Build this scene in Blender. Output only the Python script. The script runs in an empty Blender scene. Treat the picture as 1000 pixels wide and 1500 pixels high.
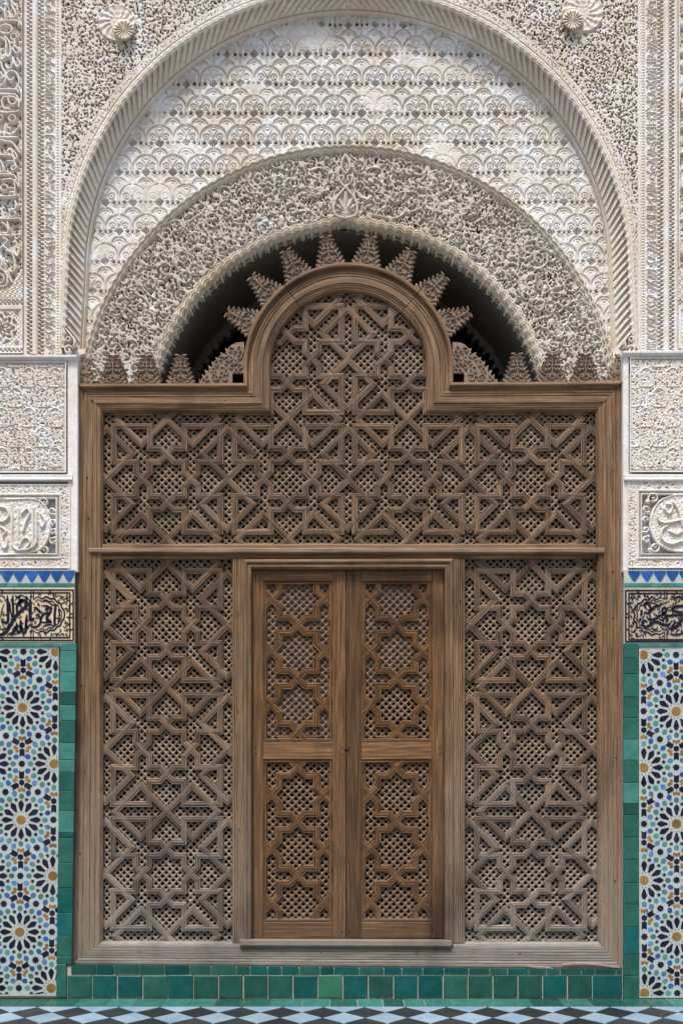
import bpy, math, random
import numpy as np

random.seed(7)
RNG = np.random.default_rng(11)
S = 0.004                      # one drawing unit = 4 mm
D, HZ, CX, EYE = 1540.0, 1093.0, 510.0, 370.0
PI = math.pi
scn = bpy.context.scene
col = scn.collection

# ------------------------------------------------------------------ camera, sky, sun, exposure
cam_d = bpy.data.cameras.new('camera')
cam = bpy.data.objects.new('camera', cam_d)
col.objects.link(cam)
cam.location = (0, -D * S, EYE * S)
cam.rotation_euler = (math.radians(90), 0, 0)
cam_d.sensor_fit = 'AUTO'
cam_d.sensor_width = 36
cam_d.lens = 36.0 * D / 1500.0
cam_d.shift_y = (HZ - 750.0) / 1500.0
cam_d.shift_x = (500.0 - CX) / 1500.0
cam_d.clip_start = 0.1
cam_d.clip_end = 300
scn.camera = cam

SUN_EL, SUN_AZ = 64.0, -18.0    # elevation, degrees to the left of the camera's back
world = bpy.data.worlds.new('World')
scn.world = world
world.use_nodes = True
wn = world.node_tree.nodes
wl = world.node_tree.links
sky = wn.new('ShaderNodeTexSky')
sky.sky_type = 'NISHITA'
sky.sun_disc = False
sky.sun_elevation = math.radians(SUN_EL)
sky.sun_rotation = math.radians(180 + SUN_AZ * -1)
sky.air_density = 1.0
sky.dust_density = 3.0
wn['Background'].inputs[1].default_value = 0.09
wl.new(sky.outputs[0], wn['Background'].inputs[0])

sd = bpy.data.lights.new('sun', 'SUN')
sun = bpy.data.objects.new('sun', sd)
col.objects.link(sun)
sd.energy = 1.9
sd.angle = math.radians(13)
sd.color = (1.0, 0.965, 0.91)
sun.rotation_euler = (math.radians(90 - SUN_EL), 0, math.radians(SUN_AZ))

scn.view_settings.view_transform = 'Standard'
scn.view_settings.look = 'None'
scn.view_settings.gamma = 1
scn.view_settings.use_curve_mapping = False
scn.view_settings.exposure = 1.18

# ------------------------------------------------------------------ materials
def sock(nd, n):
    return nd.inputs[n]

class NT:
    def __init__(s, name):
        s.m = bpy.data.materials.new(name)
        s.m.use_nodes = True
        s.t = s.m.node_tree
        s.b = s.t.nodes['Principled BSDF']
    def n(s, kind, **kw):
        nd = s.t.nodes.new(kind)
        for k, v in kw.items():
            setattr(nd, k, v)
        return nd
    def l(s, a, b):
        s.t.links.new(a, b)
    def noise(s, vec, scale, detail=4, rough=0.6, dist=0.0):
        nd = s.n('ShaderNodeTexNoise')
        nd.inputs['Scale'].default_value = scale
        nd.inputs['Detail'].default_value = detail
        nd.inputs['Roughness'].default_value = rough
        nd.inputs['Distortion'].default_value = dist
        s.l(vec, nd.inputs['Vector'])
        return nd.outputs[0]
    def mapv(s, vec, scale):
        nd = s.n('ShaderNodeMapping')
        nd.inputs['Scale'].default_value = scale
        s.l(vec, nd.inputs['Vector'])
        return nd.outputs[0]
    def ramp(s, fac, stops):
        nd = s.n('ShaderNodeValToRGB')
        e = nd.color_ramp.elements
        while len(e) < len(stops):
            e.new(0.5)
        for i, (p, c) in enumerate(stops):
            e[i].position = p
            e[i].color = (c[0], c[1], c[2], 1) if hasattr(c, '__len__') else (c, c, c, 1)
        s.l(fac, nd.inputs[0])
        return nd.outputs[0]
    def mix(s, fac, a, b, mode='MIX'):
        nd = s.n('ShaderNodeMix', data_type='RGBA', blend_type=mode)
        for val, idx in ((fac, 0), (a, 6), (b, 7)):
            if hasattr(val, 'links') or hasattr(val, 'is_linked'):
                s.l(val, nd.inputs[idx])
            elif idx == 0:
                nd.inputs[0].default_value = val
            else:
                nd.inputs[idx].default_value = (val[0], val[1], val[2], 1)
        return nd.outputs[2]
    def math(s, op, a, b=0.0, clamp=False):
        nd = s.n('ShaderNodeMath', operation=op)
        nd.use_clamp = clamp
        for val, idx in ((a, 0), (b, 1)):
            if hasattr(val, 'is_linked'):
                s.l(val, nd.inputs[idx])
            else:
                nd.inputs[idx].default_value = val
        return nd.outputs[0]
    def bump(s, h, strength, dist):
        nd = s.n('ShaderNodeBump')
        nd.inputs['Strength'].default_value = strength
        nd.inputs['Distance'].default_value = dist
        s.l(h, nd.inputs['Height'])
        s.l(nd.outputs[0], s.b.inputs['Normal'])

def stucco(name, base, tan, white, wamt=0.5, rough=0.85):
    t = NT(name)
    pos = t.n('ShaderNodeNewGeometry').outputs['Position']
    big = t.noise(pos, 1.3, 5, 0.6)
    mid = t.noise(pos, 7.0, 5, 0.65)
    fine = t.noise(pos, 60.0, 4, 0.6)
    c = t.mix(t.ramp(big, [(0.38, 0.0), (0.62, 1.0)]), tan, base)
    c = t.mix(t.ramp(mid, [(0.58 - 0.18 * wamt, 0.0), (0.72 - 0.12 * wamt, 1.0)]), c, white)
    streak = t.noise(t.mapv(pos, (9.0, 9.0, 0.7)), 1.0, 5, 0.6)
    c = t.mix(t.ramp(streak, [(0.52, 0.0), (0.72, 0.35)]), c, (tan[0] * 0.72, tan[1] * 0.68, tan[2] * 0.62))
    c = t.mix(t.ramp(fine, [(0.35, 0.25), (0.6, 0.0)]), c, (tan[0] * 0.55, tan[1] * 0.5, tan[2] * 0.44))
    t.l(c, t.b.inputs['Base Color'])
    t.b.inputs['Roughness'].default_value = rough
    t.b.inputs['Specular IOR Level'].default_value = 0.25
    t.bump(t.noise(pos, 130.0, 5, 0.7), 0.5, 0.004)
    return t.m

def wood(name, dark, mid, light, grey, greyamt=0.3, bottom=0.3, bump=0.5, rough=0.62, gs=1.0, stain=0.4):
    t = NT(name)
    uv = t.n('ShaderNodeUVMap', uv_map='UV').outputs[0]
    pos = t.n('ShaderNodeNewGeometry').outputs['Position']
    g1 = t.noise(t.mapv(uv, (0.012 * gs, 0.35 * gs, 1)), 1.0, 7, 0.62, 0.4)
    g2 = t.noise(t.mapv(uv, (0.05, 1.6, 1)), 1.0, 5, 0.7)
    c = t.ramp(g1, [(0.3, dark), (0.5, mid), (0.7, light)])
    # silver weathering, stronger low down where rain and hands reach
    wz = t.n('ShaderNodeSeparateXYZ'); t.l(pos, wz.inputs[0])
    low = t.math('MULTIPLY', t.math('SUBTRACT', 1.75, wz.outputs[2]), 0.72, True)
    wn_ = t.noise(pos, 2.2, 5, 0.65)
    w = t.math('ADD', t.ramp(wn_, [(0.5, 0.0), (0.75, 0.45)]), t.math('MULTIPLY', low, bottom * 1.7))
    w = t.math('MULTIPLY', w, greyamt, True)
    c = t.mix(w, c, grey)
    fine = t.ramp(g2, [(0.36, 0.45), (0.5, 0.0)])
    c = t.mix(fine, c, (dark[0] * 0.45, dark[1] * 0.42, dark[2] * 0.4))
    st = t.noise(t.mapv(pos, (3.2, 3.2, 1.1)), 1.0, 4, 0.6)
    c = t.mix(t.ramp(st, [(0.52, 0.0), (0.7, stain)]), c, (dark[0] * 0.55, dark[1] * 0.55, dark[2] * 0.6))
    at = t.n('ShaderNodeAttribute', attribute_name='tone')
    c = t.mix(1.0, c, at.outputs['Color'], 'MULTIPLY')
    t.l(c, t.b.inputs['Base Color'])
    t.b.inputs['Roughness'].default_value = rough
    t.b.inputs['Specular IOR Level'].default_value = 0.35
    t.bump(t.math('ADD', g2, t.math('MULTIPLY', g1, 0.6)), bump, 0.003)
    return t.m

def glaze(name, c1, c2, rough=0.22, wear=(0.30, 0.33, 0.30), weara=0.5, nscale=14.0):
    t = NT(name)
    pos = t.n('ShaderNodeNewGeometry').outputs['Position']
    n1 = t.noise(pos, nscale, 4, 0.6)
    c = t.mix(t.ramp(n1, [(0.35, 0.0), (0.65, 1.0)]), c1, c2)
    sp = t.noise(pos, 95.0, 4, 0.75)
    c = t.mix(t.ramp(sp, [(0.64, 0.0), (0.72, weara)]), c, wear)
    at = t.n('ShaderNodeAttribute', attribute_name='tone')
    c = t.mix(1.0, c, at.outputs['Color'], 'MULTIPLY')
    t.l(c, t.b.inputs['Base Color'])
    r = t.ramp(t.noise(pos, 30.0, 3, 0.6), [(0.3, rough * 0.7), (0.7, min(1, rough * 1.9))])
    t.l(r, t.b.inputs['Roughness'])
    t.b.inputs['Specular IOR Level'].default_value = 0.22
    t.bump(t.noise(pos, 22.0, 3, 0.5), 0.25, 0.006)
    return t.m

M = {}
M['spandrel'] = stucco('carved plaster spandrel', (0.66, 0.615, 0.55), (0.60, 0.535, 0.45), (0.73, 0.71, 0.68), 0.3)
M['tymp'] = stucco('whitewashed carved plaster', (0.66, 0.635, 0.585), (0.60, 0.54, 0.455), (0.74, 0.735, 0.725), 0.75)
M['panel2'] = stucco('grey carved plaster', (0.55, 0.51, 0.445), (0.50, 0.44, 0.36), (0.66, 0.64, 0.60), 0.2)
M['rim'] = stucco('cream plaster moulding', (0.66, 0.61, 0.52), (0.60, 0.52, 0.40), (0.74, 0.71, 0.65), 0.3)
M['flute'] = stucco('cream fluted plaster', (0.67, 0.62, 0.54), (0.61, 0.54, 0.44), (0.74, 0.72, 0.69), 0.4)
M['band'] = stucco('ivory plaster border', (0.69, 0.655, 0.60), (0.64, 0.57, 0.475), (0.74, 0.73, 0.72), 0.6)
M['low'] = stucco('pale carved plaster', (0.70, 0.67, 0.62), (0.66, 0.60, 0.52), (0.76, 0.76, 0.76), 0.6)
M['plain'] = stucco('plain white plaster', (0.74, 0.73, 0.72), (0.70, 0.66, 0.60), (0.80, 0.80, 0.81), 0.8)
M['soffit'] = stucco('dark grey plaster', (0.26, 0.24, 0.20), (0.20, 0.18, 0.145), (0.32, 0.30, 0.26), 0.1)  # darker overall than the other plasters
M['strip'] = wood('weathered cedar strip', (0.085, 0.052, 0.031), (0.20, 0.130, 0.080), (0.34, 0.24, 0.16), (0.29, 0.255, 0.22), 0.75, 0.65, 0.7)
M['lattice'] = wood('dusty lattice wood', (0.13, 0.088, 0.056), (0.22, 0.16, 0.108), (0.30, 0.235, 0.17), (0.26, 0.23, 0.20), 0.7, 0.6, 0.3, 0.8, 1.0, 0.15)
M['frame'] = wood('brown cedar frame', (0.075, 0.041, 0.020), (0.19, 0.110, 0.054), (0.34, 0.21, 0.112), (0.28, 0.24, 0.20), 0.55, 0.6, 0.6, 0.62, 1.0, 0.7)
M['sill'] = wood('silvered sill wood', (0.09, 0.072, 0.057), (0.20, 0.168, 0.138), (0.33, 0.295, 0.255), (0.31, 0.29, 0.265), 0.7, 0.4, 0.8, 0.75)
M['door'] = wood('warm door cedar', (0.05, 0.024, 0.011), (0.145, 0.071, 0.028), (0.32, 0.17, 0.065), (0.14, 0.10, 0.075), 0.5, 0.35, 0.35, 0.45, 1.0, 0.8)
M['doorlat'] = wood('door lattice wood', (0.085, 0.046, 0.024), (0.145, 0.086, 0.048), (0.21, 0.135, 0.082), (0.18, 0.135, 0.10), 0.4, 0.4, 0.3, 0.6, 1.0, 0.3)
M['merlon'] = wood('grey carved merlon wood', (0.13, 0.09, 0.06), (0.24, 0.175, 0.125), (0.34, 0.26, 0.195), (0.30, 0.275, 0.25), 0.5, 0.0, 0.5, 0.8)
M['backing'] = glaze('grey backing board', (0.15, 0.16, 0.175), (0.20, 0.205, 0.21), 0.8, (0.2, 0.2, 0.2), 0.3)
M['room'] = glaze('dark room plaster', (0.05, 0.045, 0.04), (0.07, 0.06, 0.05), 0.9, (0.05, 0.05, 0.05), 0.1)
M['green'] = glaze('green glazed tile', (0.018, 0.096, 0.075), (0.028, 0.132, 0.108), 0.25, (0.22, 0.33, 0.27), 0.55)  # lower tile glazes darkened to stand for dimmer light low on the wall
M['teal'] = glaze('teal glazed tile', (0.006, 0.085, 0.088), (0.013, 0.125, 0.115), 0.22, (0.2, 0.3, 0.28), 0.55)
M['mint'] = glaze('pale green glazed tile', (0.045, 0.22, 0.135), (0.07, 0.27, 0.18), 0.3, (0.4, 0.45, 0.4), 0.5)
M['aqua'] = glaze('aqua glazed tile', (0.035, 0.17, 0.145), (0.065, 0.23, 0.20), 0.25, (0.5, 0.55, 0.5), 0.4)
M['blue'] = glaze('blue glazed tile', (0.010, 0.06, 0.235), (0.025, 0.10, 0.30), 0.22, (0.4, 0.5, 0.6), 0.3)
M['kblue'] = glaze('sky blue glazed tile', (0.035, 0.125, 0.29), (0.09, 0.22, 0.38), 0.22, (0.4, 0.5, 0.6), 0.3, 30)
M['navy'] = glaze('blue black glazed tile', (0.008, 0.009, 0.022), (0.018, 0.018, 0.035), 0.2, (0.1, 0.1, 0.12), 0.3)
M['ochre'] = glaze('ochre glazed tile', (0.19, 0.10, 0.022), (0.27, 0.155, 0.045), 0.25, (0.45, 0.35, 0.2), 0.3)
M['white'] = glaze('white glazed tile', (0.36, 0.42, 0.42), (0.46, 0.50, 0.48), 0.25, (0.5, 0.46, 0.38), 0.4)
M['cream'] = glaze('cream carved tile', (0.60, 0.53, 0.40), (0.64, 0.51, 0.30), 0.7, (0.6, 0.6, 0.55), 0.3, 6)
M['cream2'] = glaze('grey cream carved tile', (0.42, 0.37, 0.31), (0.40, 0.32, 0.22), 0.7, (0.6, 0.6, 0.55), 0.3, 6)
M['grout'] = glaze('lime grout', (0.42, 0.39, 0.33), (0.50, 0.46, 0.39), 0.9, (0.3, 0.3, 0.28), 0.4)
M['black'] = glaze('black floor stone', (0.018, 0.020, 0.024), (0.035, 0.034, 0.036), 0.3, (0.10, 0.085, 0.075), 0.6, 5)
M['marble'] = glaze('sky-tinted floor marble', (0.19, 0.28, 0.38), (0.26, 0.35, 0.42), 0.3, (0.4, 0.36, 0.3), 0.3, 5)  # white marble with the blue, dim sky light put into its colour
M['ground'] = glaze('dusty ground', (0.3, 0.28, 0.24), (0.35, 0.33, 0.3), 0.9)

# ------------------------------------------------------------------ mesh helpers
def P(px, py, y, k=None):
    k = 1 + y / D if k is None else k
    return ((px - CX) * k * S, y * S, (EYE - (py - HZ) * k) * S)

WLOC = {}
def link(name, me, parent=None, wloc=(0, 0, 0), rot=None):
    o = bpy.data.objects.new(name, me)
    col.objects.link(o)
    pl = (0, 0, 0)
    if parent is not None:
        o.parent = parent
        pl = WLOC[parent.name]
    o.location = tuple(wloc[i] - pl[i] for i in range(3))
    WLOC[o.name] = tuple(wloc)
    if rot:
        o.rotation_euler = rot
    return o

def thing(name, label, cat, wloc, group=None):
    o = link(name, None, None, wloc)
    o['label'] = label
    o['category'] = cat
    if group:
        o['group'] = group
    return o

def raw_mesh(name, V, F4=None, F3=None, mat=None, uv=None, tone=None, smooth=True):
    """V (n,3), F4 (m,4) quads, F3 (k,3) tris"""
    me = bpy.data.meshes.new(name)
    V = np.asarray(V, np.float32)
    f4 = np.asarray(F4 if F4 is not None else np.zeros((0, 4)), np.int32).reshape(-1, 4)
    f3 = np.asarray(F3 if F3 is not None else np.zeros((0, 3)), np.int32).reshape(-1, 3)
    me.vertices.add(len(V)); me.vertices.foreach_set('co', V.ravel())
    idx = np.concatenate([f4.ravel(), f3.ravel()]).astype(np.int32)
    me.loops.add(len(idx)); me.loops.foreach_set('vertex_index', idx)
    nf = len(f4) + len(f3)
    me.polygons.add(nf)
    st = np.concatenate([np.arange(len(f4)) * 4, len(f4) * 4 + np.arange(len(f3)) * 3]).astype(np.int32)
    me.polygons.foreach_set('loop_start', st)
    if smooth:
        me.polygons.foreach_set('use_smooth', np.ones(nf, bool))
    if uv is not None:
        ul = me.uv_layers.new(name='UV')
        ul.data.foreach_set('uv', np.asarray(uv, np.float32)[idx].ravel())
    tn = np.ones((len(V), 4), np.float32)
    if tone is not None:
        tn[:, :3] = np.asarray(tone, np.float32).reshape(-1, 1) if np.ndim(tone) <= 1 else tone
    ca = me.color_attributes.new('tone', 'FLOAT_COLOR', 'POINT')
    ca.data.foreach_set('color', tn.ravel())
    if mat:
        me.materials.append(mat)
    me.update(calc_edges=True)
    me.validate()
    return me

class MB:
    def __init__(s):
        s.V = []; s.F = []; s.UV = []; s.T = []; s.n = 0
    def add(s, V, F, uv=None, tone=1.0):
        V = np.asarray(V, float)
        s.V.append(V)
        s.F += [tuple(i + s.n for i in f) for f in F]
        s.UV.append(np.asarray(uv, float) if uv is not None else np.c_[V[:, 0] / S, V[:, 2] / S])
        s.T.append(np.full(len(V), tone) if np.ndim(tone) == 0 else np.asarray(tone))
        s.n += len(V)
    def mesh(s, name, mat, smooth=False, org=(0, 0, 0)):
        me = bpy.data.meshes.new(name)
        V = np.concatenate(s.V) - np.array(org)
        me.from_pydata(V.tolist(), [], s.F)
        uv = np.concatenate(s.UV); tn = np.concatenate(s.T)
        ul = me.uv_layers.new(name='UV')
        idx = np.zeros(len(me.loops), np.int32); me.loops.foreach_get('vertex_index', idx)
        ul.data.foreach_set('uv', uv[idx].astype(np.float32).ravel())
        ca = me.color_attributes.new('tone', 'FLOAT_COLOR', 'POINT')
        c = np.ones((len(V), 4), np.float32); c[:, :3] = tn[:, None] if tn.ndim == 1 else tn
        ca.data.foreach_set('color', c.ravel())
        if smooth:
            me.polygons.foreach_set('use_smooth', np.ones(len(me.polygons), bool))
        me.materials.append(mat)
        return me
    def obj(s, name, mat, parent, smooth=False, stuff=False, local=True):
        V = np.concatenate(s.V)
        org = tuple(((V.min(0) + V.max(0)) / 2)) if local else (0, 0, 0)
        o = link(name, s.mesh(name, mat, smooth, org), parent, org)
        if stuff:
            o['kind'] = 'stuff'
        return o

def rtone(a=0.8, b=1.15):
    return random.uniform(a, b)

def box(mb, x0, x1, y0, y1, d0, d1, k=1.0, tone=1.0, bev=0.0, axis='x'):
    """px box: x0..x1, py y0..y1, depth d0 (front) .. d1 (back); bevelled front"""
    b = bev
    v = []
    for (xa, xb, ya, yb, dd) in ((x0 + b, x1 - b, y0 + b, y1 - b, d0), (x0, x1, y0, y1, d0 + b), (x0, x1, y0, y1, d1)):
        for (x, y) in ((xa, yb), (xb, yb), (xb, ya), (xa, ya)):
            v.append(P(x, y, dd, k))
    f = [(0, 1, 2, 3)]
    for r in (0, 4):
        for i in range(4):
            j = (i + 1) % 4
            f.append((r + i, r + 4 + i, r + 4 + j, r + j))
    f.append((11, 10, 9, 8))
    uo = random.uniform(0, 900); vo = random.uniform(0, 900)
    uv = []
    for (x, y) in [(x0, y1), (x1, y1), (x1, y0), (x0, y0)] * 3:
        uv.append((uo + x, vo + y) if axis == 'x' else (uo + y, vo + x))
    uv = np.array(uv, float)
    uv[8:] += (1, 3)
    mb.add(v, f, uv, tone)

def sweep(mb, OUT, INN, prof, wid, base, k=1.0, tone=1.0, vs=1.0, caps=True):
    """ruled moulding between two px polylines; prof = [(t, h)], h towards the viewer from depth base"""
    OUT = np.asarray(OUT, float); INN = np.asarray(INN, float)
    n, m = len(OUT), len(prof)
    mid = (OUT + INN) / 2
    L = np.r_[0, np.cumsum(np.linalg.norm(np.diff(mid, axis=0), axis=1))]
    uo = random.uniform(0, 2000); vo = random.uniform(0, 2000)
    V = []; UV = []
    for i in range(n):
        for (t, h) in prof:
            q = OUT[i] + (INN[i] - OUT[i]) * (t / wid)
            V.append(P(q[0], q[1], base - h, k))
            UV.append((uo + L[i], vo + (t + h * 0.7) * vs))
    F = []
    for i in range(n - 1):
        for j in range(m - 1):
            a = i * m + j
            F.append((a, a + 1, a + m + 1, a + m))
    if caps:
        F.append(tuple(range(m)))
        F.append(tuple(range(n * m - 1, (n - 1) * m - 1, -1)))
    mb.add(V, F, UV, tone)

def bar(mb, p, q, prof, w, base, pa=None, qa=None, k=1.0, tone=1.0):
    """straight strip from p to q (px) of width w with mitred ends towards the neighbours pa / qa"""
    p = np.array(p, float); q = np.array(q, float)
    d = (q - p) / np.linalg.norm(q - p)
    nrm = np.array([-d[1], d[0]])
    def miter(pt, other, sign):
        if other is None:
            return nrm
        e = (np.array(other, float) - pt) * sign
        e /= np.linalg.norm(e)
        n2 = np.array([-e[1], e[0]])
        mm = nrm + n2
        dd = mm @ nrm
        if dd < 0.15:
            return nrm
        return mm / dd
    m0 = miter(p, pa, -1); m1 = miter(q, qa, 1)
    sweep(mb, [p - m0 * w / 2, q - m1 * w / 2], [p + m0 * w / 2, q + m1 * w / 2], prof, w, base, k, tone)

def catmull(pts, sub=5, closed=False):
    pts = np.asarray(pts, float)
    n = len(pts)
    if n < 3:
        return pts
    out = []
    rng = range(n) if closed else range(n - 1)
    for i in rng:
        p1, p2 = pts[i], pts[(i + 1) % n]
        p0 = pts[(i - 1) % n] if (closed or i > 0) else 2 * p1 - p2
        p3 = pts[(i + 2) % n] if (closed or i + 2 < n) else 2 * p2 - p1
        for s in range(sub):
            t = s / sub
            out.append(0.5 * ((2 * p1) + (-p0 + p2) * t + (2 * p0 - 5 * p1 + 4 * p2 - p3) * t * t + (-p0 + 3 * p1 - 3 * p2 + p3) * t ** 3))
    out.append(pts[0] if closed else pts[-1])
    return np.array(out)

def ribbon(mb, pts, hw, base, h, k=1.0, tone=1.0, closed=False, taper=True, sub=4, bev=0.35):
    c = catmull(pts, sub, closed)
    n = len(c)
    tg = np.gradient(c, axis=0)
    if closed:
        tg[0] = tg[-1] = c[1] - c[-2]
    tg /= np.maximum(1e-6, np.linalg.norm(tg, axis=1))[:, None]
    nr = np.c_[-tg[:, 1], tg[:, 0]]
    s = np.linspace(0, 1, n)
    w = np.full(n, hw) if (closed or not taper) else hw * (0.35 + 0.65 * np.minimum(1, np.minimum(s, 1 - s) * 7))
    V = []
    for i in range(n):
        for (f, hh) in ((-1, 0), (-1 + bev, h), (1 - bev, h), (1, 0)):
            q = c[i] + nr[i] * w[i] * f
            V.append(P(q[0], q[1], base - hh, k))
    F = []
    for i in range(n - 1):
        for j in range(3):
            a = i * 4 + j
            F.append((a, a + 4, a + 5, a + 1))
    F.append((0, 1, 2, 3)); F.append((4 * n - 1, 4 * n - 2, 4 * n - 3, 4 * n - 4))
    mb.add(V, F, None, tone)

def ringpts(cx, cy, r, n=12, a0=0.0, a1=2 * PI):
    return [(cx + r * math.cos(a0 + (a1 - a0) * i / n), cy + r * math.sin(a0 + (a1 - a0) * i / n)) for i in range(n)]

def plate(mb, outline, base, h, k=1.0, tone=1.0, bev=0.0):
    """prism with the px outline, front at base-h; bev insets the front"""
    o = np.asarray(outline, float)
    n = len(o)
    c = o.mean(0)
    r = np.linalg.norm(o - c, axis=1).max()
    inn = c + (o - c) * (1 - bev / max(r, 1e-6))
    V = [P(x, y, base, k) for x, y in o] + [P(x, y, base - h + bev * 0.6, k) for x, y in o] + [P(x, y, base - h, k) for x, y in inn]
    F = []
    for r_ in (0, n):
        for i in range(n):
            j = (i + 1) % n
            F.append((r_ + i, r_ + j, r_ + n + j, r_ + n + i))
    F.append(tuple(range(2 * n, 3 * n)))
    mb.add(V, F, None, tone)

# ------------------------------------------------------------------ carved relief as real height fields
class HF:
    def __init__(s, x0, x1, y0, y1, step=1.0, seed=1):
        s.x0, s.x1, s.y0, s.y1, s.st = x0, x1, y0, y1, step
        s.xs = np.arange(x0, x1 + step * 0.5, step); s.ys = np.arange(y0, y1 + step * 0.5, step)
        s.X, s.Y = np.meshgrid(s.xs, s.ys)
        s.H = np.zeros_like(s.X)
        s.mask = np.ones_like(s.X, bool)
        s.rng = np.random.default_rng(seed)
    def win(s, cx, cy, r):
        i0 = max(0, int((cx - r - s.x0) / s.st)); i1 = min(len(s.xs), int((cx + r - s.x0) / s.st) + 2)
        j0 = max(0, int((cy - r - s.y0) / s.st)); j1 = min(len(s.ys), int((cy + r - s.y0) / s.st) + 2)
        if i1 <= i0 or j1 <= j0:
            return None
        return (slice(j0, j1), slice(i0, i1))
    def stamp_max(s, w, h):
        s.H[w] = np.maximum(s.H[w], h)
    def curl(s, cx, cy, r, wd, ang, hand, h, turns=0.85, leaf=True):
        w = s.win(cx, cy, r * 1.7)
        if w is None:
            return
        dx = s.X[w] - cx; dy = (s.Y[w] - cy) * hand
        rho = np.hypot(dx, dy)
        al = np.mod(np.arctan2(dy, dx) - ang, 2 * PI) / (2 * PI)
        rs = r * (1 - 0.52 * al)
        d = np.abs(rho - rs)
        f = np.where(al < turns, np.clip((wd - d) / 0.9 + 0.15, 0, 1), 0)
        f = np.maximum(f, np.clip((r * 0.24 - rho) / 0.9 + 0.3, 0, 1))
        if leaf:
            lx = r * 1.15 * math.cos(ang) * 1.0 - 0; ly = r * 1.15 * math.sin(ang)
            e = np.hypot(dx - lx, dy - ly)
            f = np.maximum(f, np.clip((r * 0.42 - e) / 0.9 + 0.3, 0, 1) * 0.9)
        s.stamp_max(w, f * h)
    def arabesque(s, sp, rfac, wd, h, jit=0.28, region=None):
        rows = int((s.y1 - s.y0) / (sp * 0.87)) + 2
        cols = int((s.x1 - s.x0) / sp) + 2
        for j in range(rows):
            for i in range(cols):
                cx = s.x0 + (i + 0.5 * (j % 2)) * sp + s.rng.normal() * sp * jit * 0.6
                cy = s.y0 + j * sp * 0.87 + s.rng.normal() * sp * jit * 0.6
                if region is not None and not region(cx, cy):
                    continue
                s.curl(cx, cy, sp * rfac * s.rng.uniform(0.82, 1.2), wd * s.rng.uniform(0.85, 1.15), s.rng.uniform(0, 2 * PI), s.rng.choice([-1, 1]), h * s.rng.uniform(0.85, 1.0))
    def pits(s, sp, ra, rb, jit=0.3, region=None, depth=-6.0, skip=0.12):
        rows = int((s.y1 - s.y0) / (sp * 0.87)) + 2
        cols = int((s.x1 - s.x0) / sp) + 2
        for j in range(rows):
            for i in range(cols):
                cx = s.x0 + (i + 0.5 * (j % 2)) * sp + s.rng.normal() * sp * jit
                cy = s.y0 + j * sp * 0.87 + s.rng.normal() * sp * jit
                if s.rng.random() < skip or (region is not None and not region(cx, cy)):
                    continue
                a = ra * s.rng.uniform(0.6, 1.25); b = rb * s.rng.uniform(0.7, 1.2); th = s.rng.uniform(0, PI); cv = s.rng.uniform(-0.28, 0.28)
                w = s.win(cx, cy, a + 2)
                if w is None: continue
                dx = s.X[w] - cx; dy = s.Y[w] - cy
                u = dx * math.cos(th) + dy * math.sin(th); v = -dx * math.sin(th) + dy * math.cos(th) + cv * u * u
                e = np.sqrt((u / a) ** 2 + (v / b) ** 2)
                f = np.clip((1.0 - e) * b / 0.45 + 0.4, 0, 1)
                s.H[w] = s.H[w] * (1 - f) + depth * f
    def grooves(s, sp, rfac, wd, depth, jit=0.3, region=None):
        keep = s.H; s.H = np.zeros_like(keep)
        s.arabesque(sp, rfac, wd, 1.0, jit, region)
        s.H = keep - depth * s.H
    def stroke(s, pts, hw, h, sub=5, closed=False, edge=0.9, mode='max', ridge=0.0):
        c = catmull(pts, sub, closed)
        for a, b in zip(c[:-1], c[1:]):
            m = (a + b) / 2; L = np.linalg.norm(b - a)
            w = s.win(m[0], m[1], L / 2 + hw + 2)
            if w is None or L < 1e-6:
                continue
            X = s.X[w] - a[0]; Y = s.Y[w] - a[1]
            d = (b - a) / L
            t = np.clip(X * d[0] + Y * d[1], 0, L)
            dist = np.hypot(X - t * d[0], Y - t * d[1])
            f = np.clip((hw - dist) / edge + 0.5, 0, 1)
            if mode == 'max':
                s.H[w] = np.maximum(s.H[w], f * (h + ridge * np.clip(1 - dist / hw, 0, 1)))
            else:
                s.H[w] = s.H[w] * (1 - f) + h * f
    def build(s, name, mat, parent, y, k=None, shear=None, smooth=True, pierce=None):
        k = 1 + y / D if k is None else k
        X = s.X.copy()
        if shear:
            X = X + shear(s.Y)
        vx = (X - CX) * k * S
        vz = (EYE - (s.Y - HZ) * k) * S
        vy = (y - s.H) * S
        V = np.stack([vx, vy, vz], -1).reshape(-1, 3)
        ny, nx = s.X.shape
        idx = np.arange(ny * nx).reshape(ny, nx)
        a, b, c, d = idx[:-1, :-1], idx[1:, :-1], idx[1:, 1:], idx[:-1, 1:]
        mk = s.mask[:-1, :-1] & s.mask[1:, :-1] & s.mask[1:, 1:] & s.mask[:-1, 1:]
        if pierce is not None:
            mk = mk & (s.H[:-1, :-1] + s.H[1:, 1:] + s.H[1:, :-1] + s.H[:-1, 1:] > 4 * pierce)
        F = np.stack([a[mk], b[mk], c[mk], d[mk]], -1)
        used = np.zeros(len(V), bool); used[F.ravel()] = True
        mp = np.cumsum(used) - 1
        org = V[used].mean(0)
        me = raw_mesh(name, V[used] - org, mp[F], None, mat, None, None, smooth)
        return link(name, me, parent, tuple(org))

def lownoise(X, Y, L, seed):
    r = np.random.default_rng(seed)
    out = np.zeros_like(X)
    for i in range(14):
        a = r.uniform(0, 2 * PI); f = 2 * PI / (L * r.uniform(0.5, 1.6)); ph = r.uniform(0, 2 * PI)
        out += np.sin((X * math.cos(a) + Y * math.sin(a)) * f + ph)
    return out / 3.7

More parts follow.
